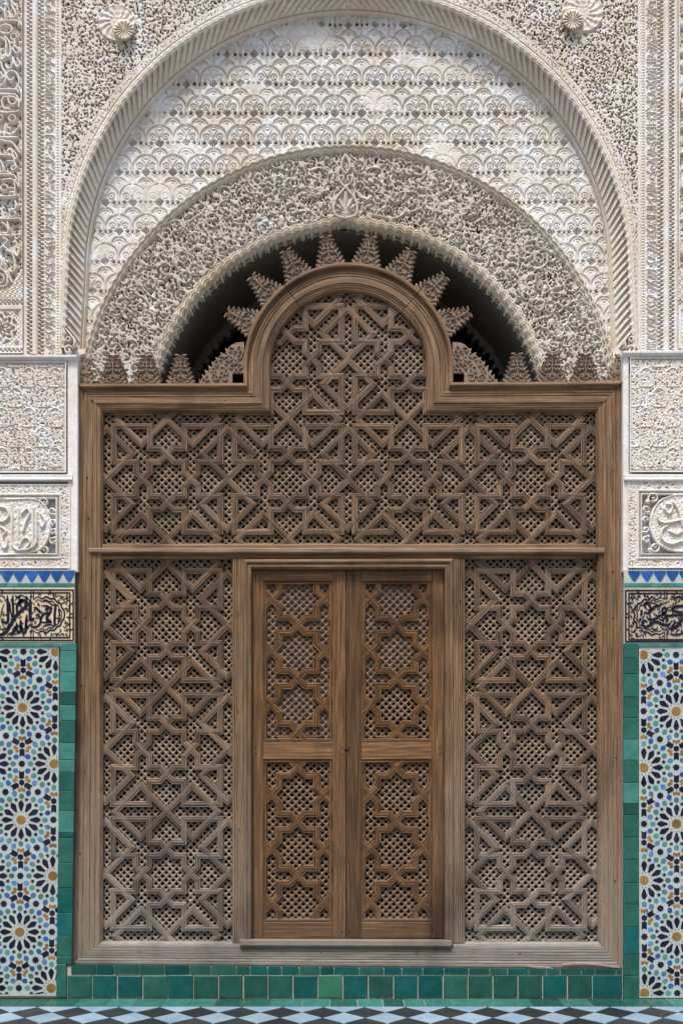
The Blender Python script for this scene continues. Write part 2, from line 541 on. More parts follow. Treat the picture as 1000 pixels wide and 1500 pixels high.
# ------------------------------------------------------------------ setting: ground, floor, dark room
gm = MB(); v = [(-60, -60, -0.012), (60, -60, -0.012), (60, 60, -0.012), (-60, 60, -0.012)]
gm.add(v, [(0, 1, 2, 3)])
o = gm.obj('ground', M['ground'], None, local=False); o['kind'] = 'structure'

fm = MB(); fm.add([((-400) * S, -1700 * S, -0.006), ((400 + 520) * S, -1700 * S, -0.006), (920 * S, 0.12, -0.006), (-400 * S, 0.12, -0.006)], [(0, 1, 2, 3)])
fm.V[0][:, 0] = [-720 * S, 720 * S, 720 * S, -720 * S]
floor = fm.obj('floor', M['grout'], None, local=False); floor['kind'] = 'structure'
PT = 57.9
def floor_tile(mb, cx, cy, half, tone, tilt=0.0):
    g = 0.5
    hh = half - g
    pts = [(cx, cy - hh), (cx + hh, cy), (cx, cy + hh), (cx - hh, cy)]
    V = [(x * S, y * S, -0.004) for x, y in pts] + [(x * S, y * S, 0.0 + random.uniform(-0.0004, 0.0004)) for x, y in pts]
    F = [(4, 5, 6, 7)] + [(i, (i + 1) % 4, 4 + (i + 1) % 4, 4 + i) for i in range(4)]
    mb.add(V, F, [(p[0] * 1.0, p[1] * 1.0) for p in pts] * 2, tone)
def clip_front(mb, cx, cy, half, tone, ymax):
    # a tile cut straight along the strip
    hh = half - 0.5
    pts = [(cx, cy - hh), (cx + hh, cy), (cx, cy + hh), (cx - hh, cy)]
    out = []
    for i in range(4):
        a, b = pts[i], pts[(i + 1) % 4]
        if a[1] <= ymax: out.append(a)
        if (a[1] <= ymax) != (b[1] <= ymax):
            t = (ymax - a[1]) / (b[1] - a[1]); out.append((a[0] + (b[0] - a[0]) * t, ymax))
    if len(out) < 3: return False
    n = len(out)
    V = [(x * S, y * S, -0.004) for x, y in out] + [(x * S, y * S, 0.0) for x, y in out]
    F = [tuple(range(n, 2 * n))] + [(i, (i + 1) % n, n + (i + 1) % n, n + i) for i in range(n)]
    mb.add(V, F, None, tone)
    return True
restb, restw = MB(), MB()
for i in range(-12, 13):
    for j in range(0, 28):
        for c in (0, 1):
            x = -35 + (i + 0.5 * c) * PT; y = -79 - (j + 0.5 * c) * PT + (PT if (c == 1 and False) else 0)
            near = abs(x) < 560 and j < 2
            dark = c == 0
            tn = rtone(0.75, 1.25) if dark else rtone(0.88, 1.08)
            if near:
                mb = MB(); floor_tile(mb, x, y, PT / 2, tn)
                mb.obj('tile', M['black'] if dark else M['marble'], floor)
            else:
                floor_tile(restb if dark else restw, x, y, PT / 2, tn)
    x = -35 + (i + 0.5) * PT
    mb = MB()
    if clip_front(mb, x, -79 + PT / 2, PT / 2, rtone(0.9, 1.05), -46.5):
        mb.obj('tile', M['marble'], floor)
restb.obj('black_tiles', M['black'], floor, stuff=True)
restw.obj('white_tiles', M['marble'], floor, stuff=True)
x = -640
while x < 640:
    w = random.choice([37, 40, 42, 44, 30])
    mb = MB()
    pts = [(x + 0.5, -45.5), (x + w - 0.5, -45.5), (x + w - 0.5, -1), (x + 0.5, -1)]
    V = [(a * S, b * S, -0.004) for a, b in pts] + [(a * S, b * S, 0.001) for a, b in pts]
    mb.add(V, [(4, 5, 6, 7)] + [(q, (q + 1) % 4, 4 + (q + 1) % 4, 4 + q) for q in range(4)], None, rtone(0.6, 0.9))
    mb.obj('border_tile', M['green'] if random.random() < 0.4 else M['aqua'], floor)
    x += w

# unseen walls added for the rest of the courtyard, limiting sky light and reflections
cm = MB()
for (xa, xb, ya, yb) in ((-9, 9, -14.6, -14.0), (-9.6, -9, -14.6, 0.0), (9, 9.6, -14.6, 0.0)):
    v = [(xa, ya, 0), (xb, ya, 0), (xb, yb, 0), (xa, yb, 0), (xa, ya, 8.5), (xb, ya, 8.5), (xb, yb, 8.5), (xa, yb, 8.5)]
    cm.add(v, [(0, 3, 2, 1), (4, 5, 6, 7), (0, 1, 5, 4), (1, 2, 6, 5), (2, 3, 7, 6), (3, 0, 4, 7)])
o = cm.obj('added_courtyard_walls', M['band'], None, local=False); o['kind'] = 'structure'

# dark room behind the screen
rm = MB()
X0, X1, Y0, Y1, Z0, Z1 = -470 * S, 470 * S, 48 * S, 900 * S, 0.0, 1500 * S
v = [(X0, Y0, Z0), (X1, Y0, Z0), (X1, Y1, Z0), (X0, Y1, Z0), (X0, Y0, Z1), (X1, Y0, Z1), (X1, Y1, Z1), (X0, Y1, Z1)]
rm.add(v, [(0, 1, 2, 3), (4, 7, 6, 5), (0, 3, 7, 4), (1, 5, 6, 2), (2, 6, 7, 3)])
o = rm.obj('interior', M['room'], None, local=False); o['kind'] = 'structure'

# ------------------------------------------------------------------ carved wall above (arch, spandrels, bands)
wall = thing('carved_wall', 'carved ivory plaster wall with fluted arch rising above the wooden screen', 'wall', P(510, 521, 60))
A1 = (510.0, 400.0)     # great arch
A2 = (510.0, 612.0)     # scalloped arch panel
A3 = (510.0, 622.0)     # opening
def rad(X, Y, c):
    return np.hypot(X - c[0], Y - c[1])

# backing masonry round the opening (keeps light out of the room)
mb = MB()
for (xa, xb, ya, yb) in ((-260, 60, -160, 524), (960, 1280, -160, 524)):
    box(mb, xa, xb, ya, yb, 24, 60)
for (xa, xb) in ((-1740, -40), (1060, 2760)):
    box(mb, xa, xb, -300, 524, 5, 24)
for (xa, xb) in ((-1740, -110.5), (1110.5, 2760)):
    box(mb, xa, xb, 524, 1463, 5, 24)
box(mb, -260, 1280, -300, -40, 14, 60)
box(mb, 96, 121, 505, 566, 16, 62); box(mb, 901, 925, 505, 566, 16, 62); box(mb, 60, 112, 380, 524, 24, 60); box(mb, 910, 960, 380, 524, 24, 60)
mb.obj('masonry', M['plain'], wall)

# spandrels: everything outside the fluted band
h = HF(92, 932, -24, 524, 0.78, 3)
R1 = rad(h.X, np.minimum(h.Y, 400), A1)
lim = 429.0
regs = lambda x, y: math.hypot(x - 510, min(y, 400) - 400) > lim - 2 and y < 400
h.H += 6.0
h.grooves(9.4, 0.5, 0.35, 1.3, 0.25, regs)
h.pits(4.7, 1.75, 0.95, 0.27, regs, -5.0, 0.2)
# white-washed spots fill the carving
fill = lownoise(h.X, h.Y, 90, 5)
ff = np.clip((fill - 1.1) * 2.0, 0, 1)
h.H = h.H * (1 - ff * 0.7) + 6.5 * ff * 0.7
h.H = np.where(R1 < 421, np.minimum(h.H, 4.2), h.H)
# discs
for (cx, cy, r) in ((173, 38, 28), (851, 22, 31)):
    rr = np.hypot(h.X - cx, h.Y - cy)
    disc = np.clip((r - rr) / 1.2, 0, 1)
    an = np.arctan2(h.Y - cy, h.X - cx)
    relief = 7.6 + 0.8 * np.sin(an * 14 + rr * 0.25) * (rr > r * 0.35) + 0.9 * np.clip(1 - np.abs(rr - (r - 2.5)) / 1.5, 0, 1) + 0.25 * np.sin(rr * 0.8 + 2 * np.sin(an * 3))
    h.H = np.where(disc > 0, h.H * (1 - disc) + relief * disc, h.H)
# flat low band outside the flutes + wavy fillets are made by the flute mesh
low = (R1 < lim + 2)
h.H = np.where(low, np.where(R1 < 420, 4.0, 5.4), h.H)
h.pits(3.9, 1.0, 0.7, 0.25, lambda x, y: lim - 7 < math.hypot(x - 510, min(y, 400) - 400) < lim - 1 and y < 400, 2.2, 0.2)
h.mask = (R1 > 413) & ~((h.Y > 400) & (h.X > 92) & (h.X < 928) & (np.abs(h.X - 510) < 412))
h.mask[:, :] &= ~((h.Y > 401) & (np.abs(h.X - 510) < 417))
for side, nm in ((h.X < 508, 'spandrel'), (h.X >= 507, 'spandrel')):
    keep = h.mask.copy()
    h.mask = keep & side
    h.build(nm, M['spandrel'], wall, 12, pierce=0.9)
    h.mask = keep

# bosses in the discs
for (cx, cy) in ((181.5, 43.5), (838.5, 28.5)):
    n, m = 128, 14
    V = []; F = []
    for j in range(m + 1):
        for i in range(n):
            a = 2 * PI * i / n
            t = j / m
            if t < 0.75:
                tt = t / 0.75
                r = 0.4 + 12.8 * tt
                hh = 12 + 3.0 * tt ** 2 - 3.2 * tt ** 0.7 * (0.5 + 0.5 * math.cos(a * 16 + 0.3))
            else:
                tt = (t - 0.75) / 0.25
                r = 13.2 + 1.6 * math.sin(tt * PI) + 0.4
                hh = 15 * (1 - tt) - 1
            V.append(P(cx + r * math.cos(a), cy + r * math.sin(a), 6 - hh + 4))
    for j in range(m):
        for i in range(n):
            k2 = (i + 1) % n
            F.append((j * n + i, j * n + k2, (j + 1) * n + k2, (j + 1) * n + i))
    mb = MB(); mb.add(V, F); mb.obj('fluted_boss', M['rim'], wall, smooth=True)

# fluted arch band in its own curvilinear grid
RO, RI = 431.0, 376.0
def arch_pt(s, r):
    """s: distance along r=408 from the left foot; r: radius (px)"""
    foot = 112.0
    La = PI * 408
    if s < foot:
        y = 400 + (foot - s); sgn = -1
        f = (foot - s) / foot
        return (510 + sgn * (r + 6 * f), y)
    if s > foot + La:
        y = 400 + (s - foot - La)
        f = (s - foot - La) / foot
        return (510 + (r + 6 * f), y)
    a = PI - (s - foot) / 408
    return (510 + r * math.cos(a), 400 - r * math.sin(a))
smax = 112 * 2 + PI * 408
sn = int(smax / 0.62)
rs_ = np.concatenate([np.linspace(422.5, 412, 12), np.linspace(411.2, 386, 42), np.linspace(385.5, 377, 14)])
ss = np.linspace(0, smax, sn)
SS, RR = np.meshgrid(ss, rs_)
half = smax / 2
u = np.where(SS < half, half - SS, SS - half)          # distance from the crown, both ways
pitch = 11.6
t = np.clip((409 - RR) / 25.0, 0, 1)                    # 0 outer lobe .. 1 inner edge
ph = (u - 29 * t ** 1.15) / pitch
fr = np.mod(ph, 1.0) - 0.5
edge = 409 - 3.6 * (1 - np.sqrt(np.clip(1 - (np.clip(np.abs(np.mod(u / pitch, 1) - 0.5) * 2, 0, 1)) ** 2, 0, 1))) * 1.3
inside = np.clip((edge - RR) / 1.4, 0, 1)
xx_ = fr + 0.5                                          # 0 = crown side wall of each flute
g_up = np.clip(xx_ / 0.10, 0, 1)
g_dn = np.clip((0.93 - xx_) / 0.83, 0, 1) ** 0.55
depth_f = g_up * g_dn * (7.0 * (1 - t) ** 0.7 + 0.6 * (t < 1))
# splay: front 2 -> back 26
base_y = 1 + 20 * np.clip((409 - RR) / 27, 0, 1) ** 1.2
yv = base_y + inside * depth_f
wave = 1.8 * np.abs(np.sin(PI * u / pitch))
for (r0, amp, wd) in ((411.3, 1.5, 0.9), (414.6, 1.1, 0.8)):
    yv -= amp * np.exp(-((RR - (r0 + wave - 0.8)) / wd) ** 2)
outer = RR > 417.5
yv = np.where(outer, 6.6 - 0.8 * np.sin(u * 0.9) * np.sin(RR * 0.9 + 2 * np.sin(u * 0.13)) * (RR < 428), yv)
yv = np.where(RR > 421.0, 6.6 + (RR - 421.0) * 4.0, yv)
bead = (RR < 385.6)
yv = np.where(bead, 25 - 4.0 * np.exp(-((RR - 382.3) / 1.6) ** 2) + np.clip(381.5 - RR, 0, 9) * 2.5, yv)
kk = 1 + 8 / D
V = np.zeros((len(rs_), sn, 3))
foot = 112.0
for jj, r in enumerate(rs_):
    left = ss < foot; right = ss > foot + PI * 408
    a = PI - (ss - foot) / 408
    x = 510 + r * np.cos(a); y = 400 - r * np.sin(a)
    fl = (foot - ss) / foot; fr_ = (ss - foot - PI * 408) / foot
    x = np.where(left, 510 - (r + 6 * fl), x); y = np.where(left, 400 + (foot - ss), y)
    x = np.where(right, 510 + (r + 6 * fr_), x); y = np.where(right, 400 + (ss - foot - PI * 408), y)
    x = np.where(right, np.minimum(x, 510 + 421), x); x = np.where(left, np.maximum(x, 510 - 419), x)
    kk = 1 + (8 + 17 * min(1.0, max(0.0, (409 - r) / 27)) ** 1.2) / D
    V[jj, :, 0] = (x - CX) * kk * S; V[jj, :, 2] = (EYE - (y - HZ) * kk) * S
V[:, :, 1] = yv * S
idx = np.arange(len(rs_) * sn).reshape(len(rs_), sn)
F = np.stack([idx[:-1, :-1].ravel(), idx[:-1, 1:].ravel(), idx[1:, 1:].ravel(), idx[1:, :-1].ravel()], -1)
link('fluted_arch', raw_mesh('fluted_arch', V.reshape(-1, 3), F, None, M['flute']), wall)

# volutes where the fluted band ends
for (cx, hand) in ((100, 1), (924, -1)):
    mb = MB()
    sp = [(cx + hand * (7 - 0.45 * i) * math.cos(i * 0.55 + 0.4), 512 - (7 - 0.45 * i) * math.sin(i * 0.55 + 0.4)) for i in range(14)]
    ribbon(mb, sp, 1.7, 8, 8)
    ribbon(mb, [(cx + hand * 7, 508), (cx + hand * 9, 498), (cx + hand * 2, 488), (cx - hand * 4, 480)], 1.8, 8, 7)
    ribbon(mb, ringpts(cx, 496, 3, 10), 1.0, 8, 8, closed=True)
    mb.obj('volute', M['band'], wall, smooth=True)

# tympanum: rows of arches with scrolls
h = HF(112, 908, 14, 560, 0.8, 5)
px_, py_ = 39.4, 43.4
wobx = 0.5 * lownoise(h.X, h.Y, 60, 12); woby = 0.5 * lownoise(h.X, h.Y, 60, 13)
YY = h.Y + woby
rowi = np.floor((YY - 11) / py_)
q = (YY - 11) - rowi * py_ - 26.0          # -26 .. 17.4, pierced line at 0
xo = np.mod(rowi, 2) * 0.5
xx = np.mod((h.X + wobx - 510) / px_ + xo + 0.5, 1.0) * px_ - px_ / 2
Hh = np.full_like(h.X, 3.0)
def groove(d, w=0.5, dep=3.6, cond=True):
    global Hh
    Hh = np.where(cond, np.minimum(Hh, 3.0 - dep * np.clip((w + 0.55 - np.abs(d)) / 0.75, 0, 1)), Hh)
ra = np.hypot(xx, np.minimum(q + 7.5, 0) * 1.02)
top = q < 0.5
groove(ra - 18.4, 0.55, 4.2, top)
groove(ra - 15.4, 0.3, 1.8, top & (q < -10))
ax_ = np.abs(xx)
rc = np.hypot(ax_ - 9.2, q + 8.6)
groove(rc - 4.3, 0.35, 3.4, (q < -4.5) | (ax_ > 9))
groove(rc, 0.9, 2.8)
groove(np.hypot(ax_ - 10.5, q + 1.5) - 4.0, 0.3, 3.0, (q < -1.8) & (ax_ < 12))
groove(ax_ - (2.2 + np.clip(-q - 11, 0, 9) * 0.55), 0.35, 3.2, (q < -6) & (q > -19))
groove(np.hypot(ax_, q + 23.5) - 5.2, 0.3, 2.6, (q > -21))
groove(ax_, 0.5, 3.4, (q < -5.5) & (q > -10))
groove(ax_ - 19.1, 0.35, 4.0, (q > 1.5))
groove(ax_ - 17.6, 0.2, 2.2, (q > 2) & (q < 14))
r1 = np.hypot(xx, q - 19.6)
low_ = (ra > 1e9) | (q > 1.5)
groove(r1 - 11.2, 0.5, 4.0, low_)
groove(r1 - 7.6, 0.25, 2.4, low_)
groove(np.hypot(xx, (q - 14.8) * 1.2) - 2.6, 0.3, 3.0, low_)
groove((ax_ - 8.5) - (q - 3) * 0.75, 0.35, 2.6, (q > 3) & (q < 10))
groove(np.hypot(ax_ - 15, q - 6.0) - 2.0, 0.3, 2.4, low_)
dm = ax_ + np.abs(q)
chk = (np.mod(np.floor((xx + q + 60) / 2.5) + np.floor((xx - q + 60) / 2.5), 2) == 0)
Hh = np.where(dm < 6.2, np.where(chk, -5.0, 2.2), Hh)
Hh = np.where(np.abs(dm - 7.0) < 0.6, 0.5, Hh)
Hh = np.where((np.abs(ax_ - 12.2) + np.abs(q)) < 2.9, -5.0, Hh)
Hh = np.where((np.abs(ax_ - 12.2) + np.abs(q)) < 1.0, 2.0, Hh)
Hh = np.where((np.abs(ax_ - 19.6) + np.abs(q)) < 1.9, -5.0, Hh)
fade = np.clip((lownoise(h.X, h.Y, 75, 9) - 0.45) * 1.0, 0, 0.75)
wash = np.maximum(fade, np.clip((np.abs(h.X - 510) - 240) / 180.0, 0, 0.25))
h.H = (Hh * (1 - wash) + 3.0 * wash) + 0.25 * lownoise(h.X, h.Y, 14, 4)
# blurred wash softens the cutting
Hs = h.H.copy()
Hs[1:-1, 1:-1] = (h.H[1:-1, 1:-1] * 4 + h.H[:-2, 1:-1] + h.H[2:, 1:-1] + h.H[1:-1, :-2] + h.H[1:-1, 2:]) / 8
h.H = Hs
rr1 = rad(h.X, np.minimum(h.Y, 400), A1)
lim_side = np.where(h.Y > 400, 388, 383)
h.mask = (rr1 < lim_side) & (rad(h.X, h.Y, A2) > 386)
h.build('tympanum', M['tymp'], wall, 31, pierce=-1.7)

# scalloped arch panel with two sizes of scrollwork
h = HF(110, 910, 216, 566, 1.0, 8)
r2 = rad(h.X, h.Y, A2); r3 = rad(h.X, h.Y, A3)
reg = lambda x, y: 272 < math.hypot(x - 510, y - 622) and math.hypot(x - 510, y - 612) < 404
h.H += 4.4
h.grooves(8.4, 0.5, 0.35, 1.1, 0.25, reg)
h.pits(4.7, 1.8, 1.0, 0.26, reg)
for _ in range(260):
    while True:
        cx = h.rng.uniform(112, 908); cy = h.rng.uniform(216, 566)
        if 305 < math.hypot(cx - 510, cy - 622) and math.hypot(cx - 510, cy - 612) < 385:
            break
    a = h.rng.uniform(0, 2 * PI)
    hd = h.rng.choice([-1, 1])
    R = h.rng.uniform(7.5, 13)
    h.curl(cx, cy, R, 1.5, a, hd, 6.9, 0.9)
    tx = cx + R * math.cos(a); ty = cy + hd * R * math.sin(a)
    L = h.rng.uniform(14, 34); b = a + hd * PI / 2 * -1
    wv = h.rng.uniform(-0.6, 0.6)
    h.stroke([(tx, ty), (tx + L * 0.35 * math.cos(b + wv), ty + L * 0.35 * math.sin(b + wv)), (tx + L * 0.7 * math.cos(b), ty + L * 0.7 * math.sin(b)), (tx + L * math.cos(b - wv), ty + L * math.sin(b - wv))], 1.5, 6.3, 4)
h.pits(8.0, 1.4, 1.0, 0.3, reg, -5.0, 0.55)
# central palmette
for (a, b) in (((505, 322), (485, 312)), ((505, 322), (527, 312))):
    sg = -1 if b[0] < 505 else 1
    h.stroke([(506, 323), (506 + sg * 14, 319), (506 + sg * 17, 308), (506 + sg * 13, 294), (506, 278)], 2.0, 8.5, 6)
    h.stroke([(506, 278), (506 + sg * 8, 270), (506 + sg * 9, 262), (506 + sg * 3, 262), (506 + sg * 4, 268)], 1.8, 8.2, 6)
    h.stroke([(506, 258), (506 + sg * 6, 250), (506 + sg * 5, 240), (506, 230)], 2.0, 8.0, 6)
w = h.win(506, 301, 18)
dx = h.X[w] - 506; dy = h.Y[w] - 313
rr = np.hypot(dx, dy); an = np.arctan2(dx, -dy)
ins = (np.abs(dx) < 13.5 - np.clip(-dy - 14, 0, 30) * 0.7) & (dy < 4) & (dy > -30)
h.H[w] = np.where(ins, 5.5 + 1.8 * np.cos(an * 13) * np.clip(rr / 8, 0, 1), h.H[w])
h.mask = (r2 < 391) & (r3 > 292)
h.build('scalloped_panel', M['panel2'], wall, 25, pierce=0.5)

def polar_band(name, c, r_list, yfun, a0, a1, step, mat, y, k=None, crown=None):
    k = 1 + y / D if k is None else k
    L = (a1 - a0) * max(r_list)
    n = int(L / step)
    aa = np.linspace(a0, a1, n)
    A, R = np.meshgrid(aa, r_list)
    yv, rad_off = yfun(A, R)
    X = c[0] + (R + rad_off) * np.cos(A); Y = c[1] - (R + rad_off) * np.sin(A)
    V = np.stack([(X - CX) * k * S, (y - yv) * S, (EYE - (Y - HZ) * k) * S], -1).reshape(-1, 3)
    idx = np.arange(len(r_list) * n).reshape(len(r_list), n)
    F = np.stack([idx[:-1, :-1].ravel(), idx[1:, :-1].ravel(), idx[1:, 1:].ravel(), idx[:-1, 1:].ravel()], -1)
    return link(name, raw_mesh(name, V, F, None, mat), wall)

def rim_out(A, R):
    wv = 2.2 * np.abs(np.sin(PI * (A - PI / 2) * 391 / 13.5))
    q = R - 384
    yv = 6.0 + 6.0 * np.exp(-((q - 8.5) / 2.2) ** 2) + 4.0 * np.exp(-((q - 4.0) / 1.3) ** 2) - 3.0 * (q < 1)
    yv = np.where(q > 11, 6 - (q - 11) * 6, yv)
    return yv, wv - 1.0
a_s = math.asin((612 - 566) / 391.0)
polar_band('scalloped_moulding', A2, np.linspace(383, 399, 22), rim_out, a_s, PI - a_s, 1.2, M['rim'], 26)
def bumpc(A):
    # raised lobe at the crown
    return 7.5 * np.exp(-((A - PI / 2 - 0.02) * 300 / 17.0) ** 2)
def rim_in(A, R):
    s_ = (A - PI / 2) * 295
    wv = 3.4 * np.abs(np.sin(PI * s_ / 14.0)) + bumpc(A)
    q = R - 281
    yv = 2.0 + 3.0 * np.exp(-((q - 17.5) / 1.6) ** 2) + 5.0 * np.exp(-((q - 13.0) / 1.8) ** 2) + 5.5 * np.exp(-((q - 8.6) / 1.4) ** 2)
    fr = np.clip((7.2 - q) / 1.0, 0, 1)
    lobes = 1.5 + 2.6 * np.abs(np.sin(PI * s_ / 14.0)) * np.abs(np.sin(PI * s_ / 4.7 + q * 0.5)) + 1.5 * np.sin(q * 2.2 + 1.5 * np.sin(s_ * 0.45)) + 0.9 * np.sin(s_ * 1.9 + q)
    yv = yv * (1 - fr) + fr * lobes
    yv = np.where(q < 0.5, -6 + q * 3, yv)
    wv = wv + fr * np.clip(1 - q / 4.5, 0, 1) * (1.5 * np.abs(np.sin(PI * s_ / 7.0)) + 0.6 * np.sin(s_ * 1.1))
    return yv, wv - 1.0
a_s2 = math.asin((622 - 566) / 281.0)
polar_band('opening_moulding', A3, np.linspace(280, 302, 40), rim_in, a_s2, PI - a_s2, 0.9, M['rim'], 24)

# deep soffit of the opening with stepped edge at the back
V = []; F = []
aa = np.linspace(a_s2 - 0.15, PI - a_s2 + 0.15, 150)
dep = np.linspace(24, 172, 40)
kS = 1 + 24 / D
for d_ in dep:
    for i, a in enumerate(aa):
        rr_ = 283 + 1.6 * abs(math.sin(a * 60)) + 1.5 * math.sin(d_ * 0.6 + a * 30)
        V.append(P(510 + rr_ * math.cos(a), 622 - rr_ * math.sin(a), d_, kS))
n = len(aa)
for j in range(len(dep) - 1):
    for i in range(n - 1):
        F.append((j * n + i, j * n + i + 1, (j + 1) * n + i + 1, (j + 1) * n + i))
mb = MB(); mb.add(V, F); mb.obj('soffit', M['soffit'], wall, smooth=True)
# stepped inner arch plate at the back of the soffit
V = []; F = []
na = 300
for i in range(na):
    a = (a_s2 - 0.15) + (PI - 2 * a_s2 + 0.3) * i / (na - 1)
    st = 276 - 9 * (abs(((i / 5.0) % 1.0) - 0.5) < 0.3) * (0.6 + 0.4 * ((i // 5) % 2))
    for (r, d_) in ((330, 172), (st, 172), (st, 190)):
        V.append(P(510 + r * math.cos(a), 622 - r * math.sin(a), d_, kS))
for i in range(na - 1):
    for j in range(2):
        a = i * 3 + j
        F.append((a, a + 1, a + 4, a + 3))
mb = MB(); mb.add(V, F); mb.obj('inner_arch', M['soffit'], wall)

# borders of small chequer, inscription and beads: height as a function of (distance, run)
def checker(X, Y, x0, x1, p=3.0):
    u_ = np.floor((X - x0) / ((x1 - x0) / 2.0)); v_ = np.floor(Y / p)
    return np.where((np.mod(u_ + v_, 2) == 0), -3.2, 1.5)

def side_bands(x_edges, mirror, name):
    """x_edges in px for: panel edge, chq1, ridge, chq2, inscr, bead, end"""
    lo, hi = min(x_edges[0], x_edges[-1]), max(x_edges[0], x_edges[-1])
    h = HF(lo, hi, -40, 521, 0.9, 21 + mirror)
    X, Y = h.X, h.Y
    e = x_edges
    H = np.full_like(X, 3.0)
    def between(a, b):
        return (X >= min(a, b)) & (X < max(a, b))
    c1 = between(e[1], e[2]); H = np.where(c1, 1.0 + checker(X, Y, min(e[1], e[2]), max(e[1], e[2])), H)
    rg = between(e[2], e[3]); mid = (e[2] + e[3]) / 2; hw = abs(e[3] - e[2]) / 2
    H = np.where(rg, 3.0 + 3.5 * np.sqrt(np.clip(1 - ((X - mid) / hw) ** 2, 0, 1)), H)
    c2 = between(e[3], e[4]); H = np.where(c2, 1.0 + checker(X, Y, min(e[3], e[4]), max(e[3], e[4])), H)
    ins = between(e[4], e[5]); H = np.where(ins, 1.2, H)
    h.H = H
    xa, xb = min(e[4], e[5]), max(e[4], e[5])
    y = -38.0
    r = h.rng
    while y < 518:
        kind = r.integers(0, 5)
        if kind == 0:
            h.stroke([(xa + 2, y), (xb - 3, y + r.uniform(-1, 1)), (xb - 2, y + 3)], 0.9, 3.4, 3); y += 3.6
        elif kind == 1:
            h.curl((xa + xb) / 2 + r.uniform(-2, 2), y + 3, 4.2, 1.0, r.uniform(0, 6.28), r.choice([-1, 1]), 3.4); y += 7.5
        elif kind == 2:
            h.stroke([(xa + 2, y), (xa + 7, y + 4), (xb - 2, y + 1), (xb - 4, y + 6)], 0.9, 3.4, 4); y += 6
        elif kind == 3:
            h.stroke([(xa + 3, y + 5), (xa + 2, y + 1), (xa + 7, y), (xb - 2, y + 5)], 0.9, 3.4, 4); y += 5.5
        else:
            h.curl(xa + 4.5, y + 2.5, 3, 0.9, r.uniform(0, 6.28), 1, 3.2); h.curl(xb - 4.5, y + 3, 3, 0.9, r.uniform(0, 6.28), -1, 3.2); y += 6.5
    bd = between(e[5], e[6]); bm = (e[5] + e[6]) / 2
    bb = 2.0 + 2.2 * np.clip(1 - np.hypot(X - bm, np.mod(Y, 4.2) - 2.1) / 2.2, 0, 1)
    h.H = np.where(bd, bb, h.H)
    h.H = np.where(between(e[6], e[7]), 5.0, h.H)
    h.build(name, M['band'], wall, 12, pierce=-1.3)
side_bands([35.0, 41.0, 48.5, 57.0, 65.0, 82.5, 88.5, 92.5], 0, 'border_band')
side_bands([991.0, 986.0, 978.5, 970.0, 962.0, 944.0, 937.0, 931.5], 1, 'border_band')

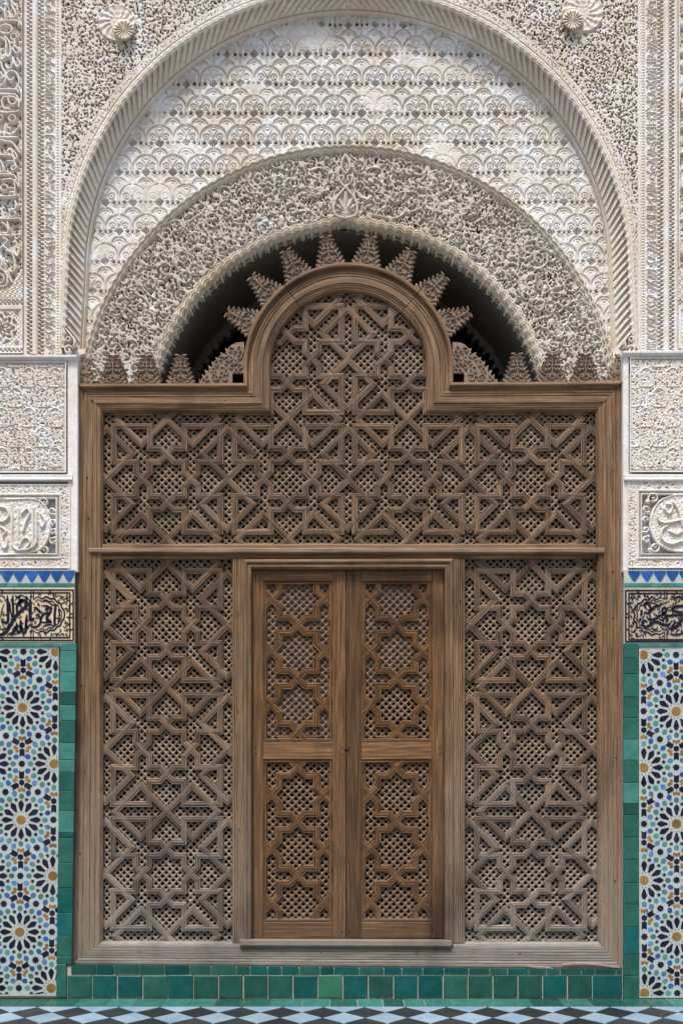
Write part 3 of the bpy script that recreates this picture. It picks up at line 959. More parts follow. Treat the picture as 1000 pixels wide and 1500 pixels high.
# calligraphy panel, far left; strokes follow the letters seen
CAL = [
 [(3.5, 0), (4, 5), (3, 9), (0, 13), (-8, 15)], [(-8, 14), (0, 16), (5, 18), (10, 24), (11, 33)],
 [(13, 0), (15, 4), (20, 8), (21, 16), (24, 21), (26, 27), (24, 31), (19, 32), (17, 30)],
 [(-12, 37), (14, 36), (28, 36.5), (31, 39), (30.5, 43)],
 [(-2, 50), (5, 44), (12, 42), (19, 44), (20.5, 49), (17, 54), (10, 55), (2, 52), (-8, 50)],
 [(24, 63), (25, 70), (22, 76), (25, 82), (30, 83), (31, 79), (27, 75), (24, 73)],
 [(-8, 57), (0, 59), (7, 62), (12, 67), (12, 80), (11, 88), (8, 92), (2, 92)],
 [(10, 59), (16, 66), (18, 74), (19, 82), (16, 89), (12, 86)], [(17, 68), (24, 69)],
 [(22, 90), (21, 100), (17, 106), (13, 104), (12, 100)], [(22, 90), (25, 100), (29, 104), (32, 98), (28, 91)],
 [(-8, 95), (0, 96), (5, 98), (6, 104), (11, 112), (9, 118), (2, 121), (-8, 124)], [(0, 108), (4, 112), (8, 117)],
 [(23, 119), (20, 123), (15, 121), (13, 115), (17, 110), (24, 110), (29, 116), (31, 126), (27, 135)],
 [(11, 110), (12, 118), (8, 128), (0, 131), (-10, 131)], [(-12, 136), (20, 136), (28, 137), (30, 141)],
 [(-12, 143), (20, 143), (27, 145), (30, 152), (31, 162)], [(31, 133), (34, 142), (34, 150), (31, 158)],
 [(15, 150), (17, 156), (23, 158), (27, 155), (26, 149), (20, 147), (9, 148), (6, 155), (9, 163), (18, 165)],
 [(-10, 168), (10, 170), (25, 169), (31, 167)], [(11, 190), (10, 197), (10, 203)], [(-12, 205.5), (14, 206), (28, 206)],
 [(13, 200), (20, 202), (26, 197), (31, 190)], [(-8, 214), (0, 212), (6, 210), (12, 212), (20, 213), (26, 220), (31, 228)],
 [(14, 226), (19, 224), (22, 231), (26, 238), (28, 234), (24, 227)], [(-10, 231), (10, 232), (20, 233), (24, 240), (14, 241)],
 [(2, 238), (6, 244), (8, 252), (7, 256)], [(24, 242), (27, 250), (22, 254), (20, 250), (24, 247)],
 [(-12, 260), (15, 260), (24, 262), (27, 268)], [(6, 268), (20, 267), (27, 272), (30, 278)], [(29, 258), (31, 268), (31, 278)],
 [(24, 272), (25, 280), (24, 290)], [(18, 280), (24, 280)], [(18, 286), (24, 286)], [(-12, 292), (20, 292), (27, 290)],
 [(25, 299), (27, 306), (24, 311), (19, 310)], [(-12, 324), (15, 325), (30, 324)], [(6, 330), (12, 334), (15, 340)],
 [(14, 330), (16, 340), (13, 346), (6, 345)], [(-12, 348), (12, 349), (18, 349)], [(8, 352), (14, 356), (10, 362), (4, 368)],
 [(12, 371), (20, 374), (24, 384), (25, 398), (20, 402), (16, 398)], [(22, 372), (28, 379), (31, 372), (31, 362)],
 [(10, 366), (16, 370)], [(0, 378), (5, 384), (6, 392), (3, 396)], [(-8, 395), (0, 396), (6, 398), (11, 403), (14, 412), (12, 422), (0, 424)],
 [(16, 402), (18, 412), (22, 418), (28, 410)], [(-14, 0), (-18, 20), (-12, 40), (-20, 60), (-12, 90), (-20, 130)],
]
CALR = [(23, 59, 4.2), (21, 178, 5), (18, 226, 4), (9, 279, 4.5), (21, 317, 4.5), (2, 411, 7), (3, 177, 4)]
def calli(x0, x1, mirror, name):
    h = HF(x0, x1, -40, 521, 0.8, 31)
    f = (lambda x: 1027 - x) if mirror else (lambda x: x)
    h.H += 4.2
    h.grooves(8, 0.5, 0.55, 1.6, 0.25)
    h.pits(6.2, 2.3, 1.5, 0.25, lambda x, y: y < 424, -6.0, 0.1)
    for s_ in CAL:
        h.stroke([(f(a), b) for a, b in s_], 1.75, 9.0, 5, ridge=0.8)
    for (a, b, r) in CALR:
        h.stroke(ringpts(f(a), b, r), 1.4, 9.0, 3, closed=True)
    X = h.X if not mirror else 1027 - h.X
    Y = h.Y
    fr = np.clip((X - 33.5) / 1.2, 0, 1) * 9.5
    h.H = np.maximum(h.H, fr)
    cut = (Y > 396) & (X > 34 - (Y - 396) * 0.6)
    lowp = ((Y > 424) | cut) & (Y < 442)
    h.H = np.where(lowp, np.maximum(7.0, 7.5 + 1.2 * np.sin(X * 0.9 + 2 * np.sin(Y * 0.5)) * np.sin(Y * 1.0)), h.H)
    ck = ((np.mod(np.floor(X / 3.0) + np.floor(Y / 3.0), 2) == 0))
    h.H = np.where((Y > 442) & (Y <= 450), np.where(ck, 4.0, 8.0), h.H)
    h.H = np.where((Y > 450), 8.0, h.H)
    sq = (Y > 456) & (Y < 510) & (X < 33)
    rr = np.hypot(X - 4, Y - 483); an = np.arctan2(Y - 483, X - 4)
    ros = (np.cos(an * 8) * np.sin(rr * 0.62 + 0.5) + 0.5 * np.cos(an * 16 + rr * 0.5))
    h.H = np.where(sq, np.where(rr < 23.5, np.where(ros > 0.0, 7.0, 2.0), 6.5 + 0.8 * np.sin(X) * np.sin(Y)), h.H)
    for cy in (461, 505):
        h.H = np.where(sq & (np.hypot(np.abs(X - 27), np.abs(Y - cy)) < 3.4), np.where(np.sin(X * 2) * np.sin(Y * 2) > 0, 4, 7), h.H)
    h.H = np.where((Y > 513) & (Y < 519), np.where(ck, 4.0, 8.0), h.H)
    h.H = np.where(Y >= 519, 9.0, h.H)
    h.build(name, M['band'], wall, 14, pierce=0.5)
calli(-40, 36, False, 'calligraphy_panel')
calli(990, 1060, True, 'calligraphy_panel')

# ------------------------------------------------------------------ two tiled piers
def shearL(Y):
    return -(Y - 940) * 0.0135
def shearR(Y):
    return (Y - 940) * 0.003

def cartouche_panel(x0, x1, y0, y1, cols, name, parent, soft, edge_side):
    h = HF(x0, x1, y0, y1, 0.85, 41 + soft)
    h.H += 3.0
    h.grooves(6.6, 0.5, 0.5, 1.6 - 0.4 * soft, 0.25)
    h.pits(5.2, 1.35, 0.8, 0.28, None, -4.0, 0.15 + 0.15 * soft)
    px0 = cols
    for j in range(-1, 8):
        for i in range(-4, 6):
            cx = px0 + i * 39.0 + (19.5 if j % 2 else 0); cy = 552 + j * 29.3
            pts = [(cx - 9.5, cy + 12), (cx - 10, cy - 2), (cx - 8, cy - 9), (cx, cy - 14), (cx + 8, cy - 9), (cx + 10, cy - 2), (cx + 9.5, cy + 12), (cx, cy + 13.5)]
            h.stroke(pts, 0.9, 3.9, 3, closed=True)
            h.stroke(ringpts(cx, cy - 2, 4.4, 8), 0.7, 3.5, 3, closed=True)
            h.stroke([(cx - 18, cy + 2), (cx - 14, cy - 6), (cx - 10, cy - 2)], 0.8, 3.4, 3)
            h.stroke([(cx + 18, cy + 2), (cx + 14, cy - 6), (cx + 10, cy - 2)], 0.8, 3.4, 3)
    X, Y = h.X, h.Y
    e = (x1 - X) if edge_side > 0 else (X - x0)
    d = np.minimum(np.minimum(Y - y0, y1 - Y), e)
    h.H = np.where(d < 2.0, 4.8, np.where(d < 3.2, 1.0, h.H))
    h.build(name, M['low'], parent, 5, 1.0, pierce=0.25)

def medallion(x0, x1, y0, y1, side, name, parent):
    """side +1: jamb at right (left pier), -1: jamb at left"""
    h = HF(x0, x1, y0, y1, 0.8, 51 + side)
    X, Y = h.X, h.Y
    e = (x1 - X) if side > 0 else (X - x0)
    dt = np.minimum(Y - y0, y1 - Y)
    d = np.minimum(e, dt)
    # outer scroll band
    h.H += 2.8
    h.grooves(6.2, 0.5, 0.5, 1.6, 0.25)
    h.pits(7.5, 1.3, 0.75, 0.28, None, -2.0, 0.4)
    H = np.where(d < 2, 3.6, np.where(d < 13.5, h.H * 0.9 + 0.6, 0))
    H = np.where((d >= 13.5) & (d < 16), 4.2, H)
    ck = np.mod(np.floor(X / 1.6) + np.floor(Y / 1.6), 2) == 0
    H = np.where((d >= 16) & (d < 19.5), np.where(ck, 0.8, 3.0), H)
    H = np.where((d >= 19.5) & (d < 21.5), 4.2, H)
    inner = d >= 21.5
    H = np.where(inner, 0.0, H)
    h.H = H
    if side > 0:
        arc = [(-40, 733), (20, 731), (50, 731), (65, 740), (72, 757), (73, 775), (68, 793), (55, 806), (20, 812), (-40, 812)]
        cc = lambda x, y: x
        curls = [(64, 735, 7, 2.6, 1), (64, 805, 7, 3.6, -1), (76, 748, 5, 1, 1), (77, 792, 5, 1, -1), (78, 764, 4, 2, 1), (78, 777, 4, 4, -1)]
        letters = [[(17, 738), (18, 760), (18, 790), (21, 802), (30, 806), (40, 801), (44, 793), (40, 788), (34, 790), (28, 801)],
                   [(27, 745), (27, 770), (27, 796)], [(49, 744), (49, 770), (49, 797)], [(54, 750), (54, 775), (53, 795), (45, 803), (36, 806)],
                   [(0, 790), (5, 802), (10, 800), (11, 788)], [(-20, 745), (-18, 780), (-10, 800)], [(32, 752), (40, 745), (44, 752), (38, 764), (34, 778)],
                   [(60, 752), (66, 762), (62, 772), (58, 764)], [(0, 742), (10, 745), (13, 756), (4, 764), (-4, 758)], [(2, 772), (9, 778), (5, 784)]]
    else:
        arc = [(1060, 724), (1000, 724), (980, 727), (965, 735), (956, 750), (953, 768), (956, 785), (965, 797), (985, 806), (1010, 808), (1060, 808)]
        curls = [(957, 729, 8, 2.6, 1), (960, 801, 7, 3.6, -1), (947, 745, 5, 1, 1), (947, 790, 5, 1, -1), (946, 760, 4, 2, 1), (946, 775, 4, 4, -1)]
        letters = [[(963, 756), (965, 763), (973, 765.5), (985, 764), (1000, 761), (1020, 760)], [(976, 770), (969, 776), (968, 787), (974, 794), (984, 796.5), (996, 793), (1020, 788)],
                   [(985, 735), (992, 745), (996, 758), (999, 770)], [(1010, 735), (1012, 780)], [(972, 745), (980, 752), (984, 740), (976, 738)], [(980, 778), (990, 782), (998, 778)]]
    # cartouche fill
    pts = catmull(arc, 8)
    cxm = (x0 if side > 0 else x1)
    if side > 0:
        xb = np.interp(Y[:, 0], [724, 731, 740, 757, 775, 793, 806, 812, 818], [20, 50, 65, 72, 73, 68, 55, 20, 10])
        fillm = inner & (X < xb[:, None]) & (Y > 731) & (Y < 812)
    else:
        xb = np.interp(Y[:, 0], [720, 727, 735, 750, 768, 785, 797, 806, 812], [1000, 980, 965, 956, 953, 956, 965, 985, 1000])
        fillm = inner & (X > xb[:, None]) & (Y > 725) & (Y < 808)
    for (a, b, r, an, hd) in curls:
        h.curl(a, b, r, 1.5, an, hd, 4.4, 0.9)
    h.H = np.where(fillm, np.maximum(h.H, 3.2 + 0.5 * lownoise(X, Y, 7, 3)), h.H)
    h.stroke(arc, 1.0, 4.9, 5)
    for s_ in letters:
        h.stroke(s_, 1.7, 6.4, 5, ridge=0.6)
    h.build(name, M['low'], parent, 5, 1.0, pierce=0.25)

def stepped(cx, y0, y1, hw, n, up=True):
    """px outline of a stepped triangle; wide edge at y0"""
    L = []
    for i in range(n):
        w = hw * (1 - i / n) + (1.0 if i else 0)
        ya = y0 + (y1 - y0) * i / n; yb = y0 + (y1 - y0) * (i + 1) / n
        L += [(w, ya), (w - hw * 0.25 / n * 0, yb)]
        L.append((w - hw / n * 1.9, yb)) if i < n - 1 else None
    L = [q for q in L if q]
    return [(cx + a, b) for a, b in L] + [(cx - a, b) for a, b in reversed(L)]

ZN = {}
def zpiece(kind):
    if kind == 'star12':
        return [(6.6 * math.cos(PI * i / 12), 6.6 * math.sin(PI * i / 12)) if i % 2 == 0 else (5.1 * math.cos(PI * i / 12), 5.1 * math.sin(PI * i / 12)) for i in range(24)]
    if kind == 'petal':
        return [(13.6, -0.9), (22.2, -3.5), (25.2, -2.6), (28.4, 0), (25.2, 2.6), (22.2, 3.5), (13.6, 0.9)]
    if kind == 'star5':
        return [((3.1 if i % 2 == 0 else 1.4) * math.cos(PI * i / 5), (3.1 if i % 2 == 0 else 1.4) * math.sin(PI * i / 5)) for i in range(10)]
    if kind == 'kite':
        return [(-3.9, 0), (-2.3, -2.6), (0.6, -3.2), (2.9, -1.7), (3.5, 0), (2.9, 1.7), (0.6, 3.2), (-2.3, 2.6)]
    if kind == 'hex':
        return [(3.9 * math.cos(PI / 3 * i + PI / 6 * 0), 3.9 * math.sin(PI / 3 * i)) for i in range(6)]
    if kind == 'bar':
        return [(5.8, 0), (6.8, -2.9), (13.2, -3.1), (16.6, -3.0), (14.8, 0), (16.6, 3.0), (13.2, 3.1), (6.8, 2.9)]
    if kind == 'crown':
        return [(-2.6, -3.4), (-0.4, -4.8), (3.0, -3.6), (1.2, -1.8), (4.0, 0), (1.2, 1.8), (3.0, 3.6), (-0.4, 4.8), (-2.6, 3.4), (-0.9, 0)]
    if kind == 'oct':
        return [((4.6 if i % 2 == 0 else 3.4) * math.cos(PI * i / 8), (4.6 if i % 2 == 0 else 3.4) * math.sin(PI * i / 8)) for i in range(16)]
    if kind == 'tri':
        return [(1.0, 0), (-0.6, 0.9), (-0.6, -0.9)]
ZMAT = {'star12': 'ochre', 'petal': 'navy', 'star5': 'navy', 'kite_t': 'aqua', 'kite_b': 'kblue', 'hex': 'navy', 'bar': 'navy', 'crown': 'ochre', 'oct': 'navy', 'tri': 'ochre'}
ZNAME = {'star12': 'star_tile', 'petal': 'petal_tile', 'kite_t': 'kite_tile', 'kite_b': 'kite_tile', 'hex': 'hexagon_tile', 'bar': 'bar_tile', 'crown': 'crown_tile', 'oct': 'octagram_tile', 'star5': 'small_star', 'tri': 'chip'}

def zellige(parent, cx0, cy0, x0, x1, y0, y1, shear, vis0, vis1, vper):
    a = vper / math.sqrt(3)
    stuff = {}
    ZSC = 1.17
    def put(kind, x, y, ang):
        xs = x + shear(y)
        if not (x0 - 1 < xs < x1 + 1 and y0 - 1 < y < y1 + 1):
            return
        pts = zpiece('kite' if kind.startswith('kite') else kind)
        c, s = math.cos(ang), math.sin(ang)
        j = random.uniform(-0.25, 0.25)
        pl = []
        for (u, v) in pts:
            u *= ZSC; v *= ZSC
            qx = xs + u * c - v * s + j; qy = y - (u * s + v * c) + j
            pl.append((min(max(qx, x0), x1), min(max(qy, y0), y1)))
        arr = np.array(pl)
        if np.ptp(arr[:, 0]) < 1.2 or np.ptp(arr[:, 1]) < 1.2:
            return
        tone = rtone(0.7, 1.45) if kind in ('kite_t', 'kite_b') else rtone(0.8, 1.25)
        small = kind in ('star5', 'tri')
        out = not (vis0 - 8 < xs < vis1 + 8)
        mat = ZMAT[kind]
        if kind == 'kite_b' and random.random() < 0.4: mat = 'blue'
        if small or out:
            mb = stuff.setdefault(mat, MB())
            plate(mb, pl, 1.0, 0.5 + random.uniform(-0.08, 0.08), 1.0, tone)
        else:
            mb = MB(); plate(mb, pl, 1.0, 0.55 + random.uniform(-0.1, 0.1), 1.0, tone, 0.15)
            mb.obj(ZNAME[kind], M[mat], parent)
    for j in range(-5, 8):
        for i in range(-4, 5):
            cx = cx0 + i * a / 2 * 1.0 * 2 / 2 * 1.0
            cx = cx0 + i * a / 2; cy = cy0 + j * vper / 2
            if (i + j) % 2: continue
            if not (x0 - 60 < cx < x1 + 60 and y0 - 70 < cy < y1 + 70): continue
            put('star12', cx, cy, 0)
            for k_ in range(12):
                t_ = PI / 6 * k_
                pc = 21.0
                # petals placed by centre
                c, s = math.cos(t_), math.sin(t_)
                pmid = (cx + 21 * c, cy - 21 * s)
                # outline is given from the rosette's centre, so shift back
                petal_put(put, parent, cx, cy, t_, shear, x0, x1, y0, y1, vis0, vis1, stuff)
                put('kite_t', cx + 34.6 * c, cy - 34.6 * s, t_ + PI)
                t2 = t_ + PI / 12
                put('star5', cx + 30.4 * math.cos(t2), cy - 30.4 * math.sin(t2), t2)
                put('kite_b', cx + 40.2 * math.cos(t2), cy - 40.2 * math.sin(t2), t2)
                put('tri', cx + 11.0 * math.cos(t2), cy - 11.0 * math.sin(t2), t2)
                put('tri', cx + 36.4 * math.cos(t2), cy - 36.4 * math.sin(t2), t2)
            for (dx, dy) in ((a / 2, vper / 2), (-a / 2, vper / 2)):
                put('oct', cx + dx / 2, cy + dy / 2, 0)
            put('oct', cx + a / 2, cy, 0)
            # centroids
            for sg in (-1, 1):
                for (hx, hy) in ((0, 1),):
                    gx, gy = cx, cy - sg * a / math.sqrt(3)
                    put('hex', gx, gy, PI / 6)
                    for m_ in range(3):
                        ang = sg * PI / 2 + m_ * 2 * PI / 3
                        ang2 = ang + PI
                        # bars point away from rosettes
                        bar_put(put, gx, gy, ang, shear, x0, x1, y0, y1, vis0, vis1, stuff, parent)
                        put('crown', gx + 10.6 * math.cos(ang2), gy - 10.6 * math.sin(ang2), ang2 + PI)
    for mt, mb in stuff.items():
        mb.obj('mosaic_chips', M[mt], parent, stuff=True)

def _outline_put(kind, cx, cy, ang, shear, x0, x1, y0, y1, vis0, vis1, stuff, parent):
    c, s = math.cos(ang), math.sin(ang)
    pts = zpiece(kind)
    sx = shear(cy)
    um = sum(q[0] for q in pts) / len(pts)
    pts = [(um + (u - um) * 1.10, v * 1.22) for u, v in pts]
    pl = [(cx + sx + u * c - v * s, cy - (u * s + v * c)) for u, v in pts]
    arr = np.array(pl); m = arr.mean(0)
    if not (x0 - 2 < m[0] < x1 + 2 and y0 - 2 < m[1] < y1 + 2): return
    pl = [(min(max(a_, x0), x1), min(max(b_, y0), y1)) for a_, b_ in pl]
    arr = np.array(pl)
    if np.ptp(arr[:, 0]) < 1.2 or np.ptp(arr[:, 1]) < 1.2: return
    mb = MB() if vis0 - 8 < m[0] < vis1 + 8 else stuff.setdefault('navy', MB())
    plate(mb, pl, 1.0, 0.55 + random.uniform(-0.1, 0.1), 1.0, rtone(0.7, 1.3), 0.15)
    if mb is not stuff.get('navy'):
        mb.obj(ZNAME[kind], M['navy'], parent)
def petal_put(put, parent, cx, cy, t_, shear, x0, x1, y0, y1, vis0, vis1, stuff):
    _outline_put('petal', cx, cy, t_, shear, x0, x1, y0, y1, vis0, vis1, stuff, parent)
def bar_put(put, gx, gy, ang, shear, x0, x1, y0, y1, vis0, vis1, stuff, parent):
    key = (round(gx), round(gy), round(math.degrees(ang)) % 360)
    if key in ZN: return
    ZN[key] = 1
    _outline_put('bar', gx, gy, ang, shear, x0, x1, y0, y1, vis0, vis1, stuff, parent)

ZSEEN = set()

FRL = [  # black lettering of the left frieze: (points, half width)
 ([(11.5, 872), (12, 885), (12.5, 900), (12, 910), (8, 912), (3, 909)], 1.5), ([(19, 872), (19.5, 885), (20, 900), (17, 904)], 1.2),
 ([(15, 882), (16, 895), (18, 903)], 0.8), ([(-14, 931), (0, 930), (8, 927), (15, 917), (22, 905), (30, 896), (37, 890), (40, 884), (37, 880), (31, 881), (30, 886), (33, 889)], 1.8),
 ([(25, 898), (26, 887), (29, 882), (35, 880)], 1.4), ([(45, 878), (44.8, 890), (45, 905), (47, 908), (51, 905)], 1.8),
 ([(50, 890), (54, 891), (58, 895), (60, 898)], 1.3), ([(56, 882), (59, 888)], 1.6), ([(40, 900), (39, 912), (38, 925), (34, 926), (31, 915)], 1.5),
 ([(31, 908), (31, 918), (31, 925)], 1.5), ([(25, 912), (26, 924), (31, 926)], 1.4), ([(14, 928), (19, 928), (22, 922), (24, 917)], 1.9),
 ([(38, 915), (41, 920), (43, 916)], 0.9), ([(53, 902), (56, 900), (59, 905), (60, 911), (56, 917), (48, 918), (43, 914)], 1.1),
 ([(-10, 921), (0, 921), (8, 921), (20, 915)], 0.4), ([(7, 884), (3, 895), (2, 905), (5, 916), (10, 921)], 0.4), ([(22, 880), (30, 872), (40, 876), (52, 886)], 0.4),
 ([(62, 887), (70, 888), (75, 893), (73, 898), (66, 899), (62, 903), (61, 908)], 1.2), ([(66, 894), (69, 891), (71, 894), (68, 896)], 0.8),
 ([(74, 899), (69, 904), (70, 909), (77, 911)], 1.2), ([(61, 911), (70, 912), (77, 911)], 0.9), ([(83, 885), (81, 895), (80.5, 910), (81, 917)], 1.3),
 ([(85, 911), (88, 908), (86, 904)], 1.0), ([(63, 918), (68, 916), (74, 915), (80, 917)], 0.7), ([(64, 882), (67, 880), (72, 882), (78, 886), (83, 886)], 0.6),
 ([(27, 905), (33, 903)], 0.4), ([(30, 899), (30, 908)], 0.4), ([(2, 897), (7, 896)], 0.4), ([(2, 900), (7, 899)], 0.4), ([(86, 892), (88, 900), (86, 903)], 0.9),
 ([(31, 873), (28, 876), (30, 879), (34, 877)], 0.9), ([(38, 873), (41, 876), (38, 878)], 0.7)]
CARL = [(50, 878), (56, 874), (62, 877), (68, 874), (74, 877), (80, 877), (84, 882), (89, 884), (91, 890), (94, 894), (95, 900), (94, 906), (91, 910), (89, 916), (84, 918), (80, 923), (74, 923), (68, 927), (62, 924), (56, 927), (50, 924)]
FRR = [
 ([(946, 892), (943, 887), (947, 884), (951, 888), (952, 895), (948, 898), (943, 896)], 1.2), ([(951, 897), (955, 891), (960, 888), (967, 888)], 1.3),
 ([(946, 902), (949, 907), (957, 907), (966, 902), (972, 898), (975, 894), (972, 890), (969, 894), (971, 899), (977, 902), (990, 901), (1000, 901), (1016, 901)], 1.3),
 ([(956, 897), (959, 902)], 1.2), ([(1010, 887), (1000, 888), (990, 888), (984, 891), (986, 895), (995, 897), (998, 900)], 1.4),
 ([(947, 911), (943, 909), (940, 913), (943, 918), (949, 917), (954, 913), (961, 911), (970, 915), (978, 915), (981, 912)], 1.5),
 ([(971, 912), (970, 907), (974, 905), (977, 908), (974, 911)], 1.1), ([(938, 893), (939, 898), (937, 902)], 1.2), ([(939, 906), (936, 907), (937, 910)], 0.9),
 ([(978, 921), (985, 920), (991, 917), (996, 910), (1002, 905), (1012, 900)], 1.7), ([(982, 918), (987, 913), (986, 908)], 1.1), ([(982, 873), (988, 876), (994, 874), (1000, 878), (1012, 880)], 1.1),
 ([(985, 878), (990, 880)], 0.8), ([(942, 884), (955, 883), (965, 886), (980, 880)], 0.4), ([(980, 928), (990, 930), (1003, 926), (1014, 924)], 0.9), ([(952, 920), (960, 922), (962, 918)], 0.6),
 ([(966, 918), (973, 922), (980, 916)], 0.4), ([(983, 905), (984, 895), (980, 886)], 0.4)]
CARR = [(972, 878), (966, 875), (960, 878), (954, 874), (949, 879), (943, 878), (938, 883), (933, 885), (931, 891), (927, 895), (929, 902), (927, 908), (931, 912), (932, 918), (938, 920), (941, 925), (948, 926), (953, 930), (960, 928), (966, 929), (972, 925)]

def frieze(parent, strokes, car, x0, x1, edge, joints, side, mat):
    """edge: px x of the upright border; the frieze runs away from it"""
    js = sorted(joints)
    for a, b in zip(js[:-1], js[1:]):
        mb = MB(); box(mb, a + 0.2, b - 0.2, 861.2, 940.8, -0.5, 3, 1.0, rtone(0.92, 1.06), 0.3)
        tile = mb.obj('inscription_tile', M[mat], parent)
    base, hh = -0.4, 0.9
    L = MB()
    sg = -1 if side > 0 else 1
    tops = [(864.2, 868.4), (933.8, 938.0)] if side > 0 else [(865.0, 869.2), (937.0, 941.2 - 1.5)]
    e0 = edge; e1 = edge + sg * 4.8
    far = x0 if side > 0 else x1
    for (ya, yb) in tops:
        outer, inner = (ya, yb) if ya < 900 else (yb, ya)
        ribbon(L, [(far, outer), (e0, outer)], 1.15, base, hh, taper=False, sub=1)
        ribbon(L, [(far, inner), (e1, inner)], 1.15, base, hh, taper=False, sub=1)
        for kx in ((74, 4) if side > 0 else (934, 990)):
            ribbon(L, [(kx - 2, ya), (kx + 2, yb)], 0.8, base, hh + 0.1, taper=False, sub=1)
    t0 = tops[0][0]; b1 = tops[1][1]
    ribbon(L, [(e0, t0), (e0, b1)], 1.15, base, hh, taper=False, sub=1)
    ribbon(L, [(e1, tops[0][1]), (e1, tops[1][0])], 1.15, base, hh, taper=False, sub=1)
    for ky in (884, 922):
        ribbon(L, [(e0, ky - 2), (e1, ky + 2)], 0.8, base, hh + 0.1, taper=False, sub=1)
    ribbon(L, ringpts((e0 + e1) / 2, 901.5, 2.8, 10), 0.8, base, hh + 0.15, closed=True)
    vb = ((46, 49.6) if side > 0 else (972, 976))
    for v_ in vb:
        ribbon(L, [(v_, tops[0][0]), (v_, 878)], 0.85, base, hh + 0.05, taper=False, sub=1)
        ribbon(L, [(v_ - (0.5 if side > 0 else 0), 925), (v_, tops[1][1])], 0.85, base, hh + 0.05, taper=False, sub=1)
    ribbon(L, car, 1.35, base, hh, sub=4)
    cc = np.array([62 if side > 0 else 962, 901.0])
    inn = [tuple(cc + (np.array(q) - cc) * np.array([0.88, 0.84])) for q in car]
    ribbon(L, inn, 0.85, base, hh, sub=4)
    for pts, hw in strokes:
        ribbon(L, pts, hw * 1.42 + 0.1, base, hh + 0.2, sub=4, bev=0.15)
    # thin tendrils between the letters
    occ = np.concatenate([catmull(p_, 6) for p_, _ in strokes] + [catmull(car, 6), catmull(inn, 6)])
    rr_ = random.Random(9)
    got = []
    for _ in range(900):
        a_ = rr_.uniform(max(x0, -20), min(x1, 1020)); b_ = rr_.uniform(871, 931)
        if side > 0 and a_ > 101 or side < 0 and a_ < 922: continue
        dd = np.hypot(occ[:, 0] - a_, occ[:, 1] - b_).min()
        if dd < 2.7 or any(math.hypot(a_ - g[0], b_ - g[1]) < 4.6 for g in got): continue
        got.append((a_, b_))
        a0 = rr_.uniform(0, 6.28); hd = rr_.choice([-1, 1]); R_0 = min(2.4, dd - 0.9)
        ribbon(L, [(a_ + (R_0 - R_0 * 0.13 * i) * math.cos(a0 + hd * i * 0.9), b_ + (R_0 - R_0 * 0.13 * i) * math.sin(a0 + hd * i * 0.9)) for i in range(6)], 0.75, base, hh, sub=2)
    # leaf scrolls in the corners
    r = random.Random(5)
    corners = [(88, 875), (96, 880), (99, 890), (88, 928), (96, 922), (99, 914), (80, 872), (82, 930), (100, 872)] if side > 0 else [(926, 874), (924, 882), (934, 873), (925, 890), (925, 915), (925, 924), (932, 930), (940, 932), (944, 872), (966, 871), (966, 933), (925, 932)]
    for (cx, cy) in corners:
        a0 = r.uniform(0, 6.28)
        sp = [(cx + (3.2 - 0.32 * i) * math.cos(a0 + i * 0.75), cy + (3.2 - 0.32 * i) * math.sin(a0 + i * 0.75)) for i in range(8)]
        ribbon(L, sp, 0.55, base, hh, sub=3)
        ribbon(L, [(cx + 3 * math.cos(a0), cy + 3 * math.sin(a0)), (cx + 5.5 * math.cos(a0 + 0.4), cy + 4.5 * math.sin(a0 + 0.4))], 0.7, base, hh, sub=2)
    o = L.obj('lettering', M['navy'], parent)
    return o

def green_column(parent, ys, xo, xi, dark_idx):
    for i, (a, b) in enumerate(zip(ys[:-1], ys[1:])):
        mb = MB()
        m = (a + b) / 2
        x0, x1 = sorted((xo(m), xi(m)))
        box(mb, x0 + 0.3, x1 - 0.3, a + 0.35, b - 0.35, -1.0 + random.uniform(-0.25, 0.25), 4, 1.0, rtone(0.82, 1.08) * (0.72 if i in dark_idx else 1), 0.5)
        mt = random.choice(['green', 'aqua', 'aqua', 'green', 'green'])
        if i in dark_idx: mt = 'green'
        if m > 1215: mt = random.choice(['green', 'green', 'teal'])
        mb.obj('border_tile', M[mt], parent)

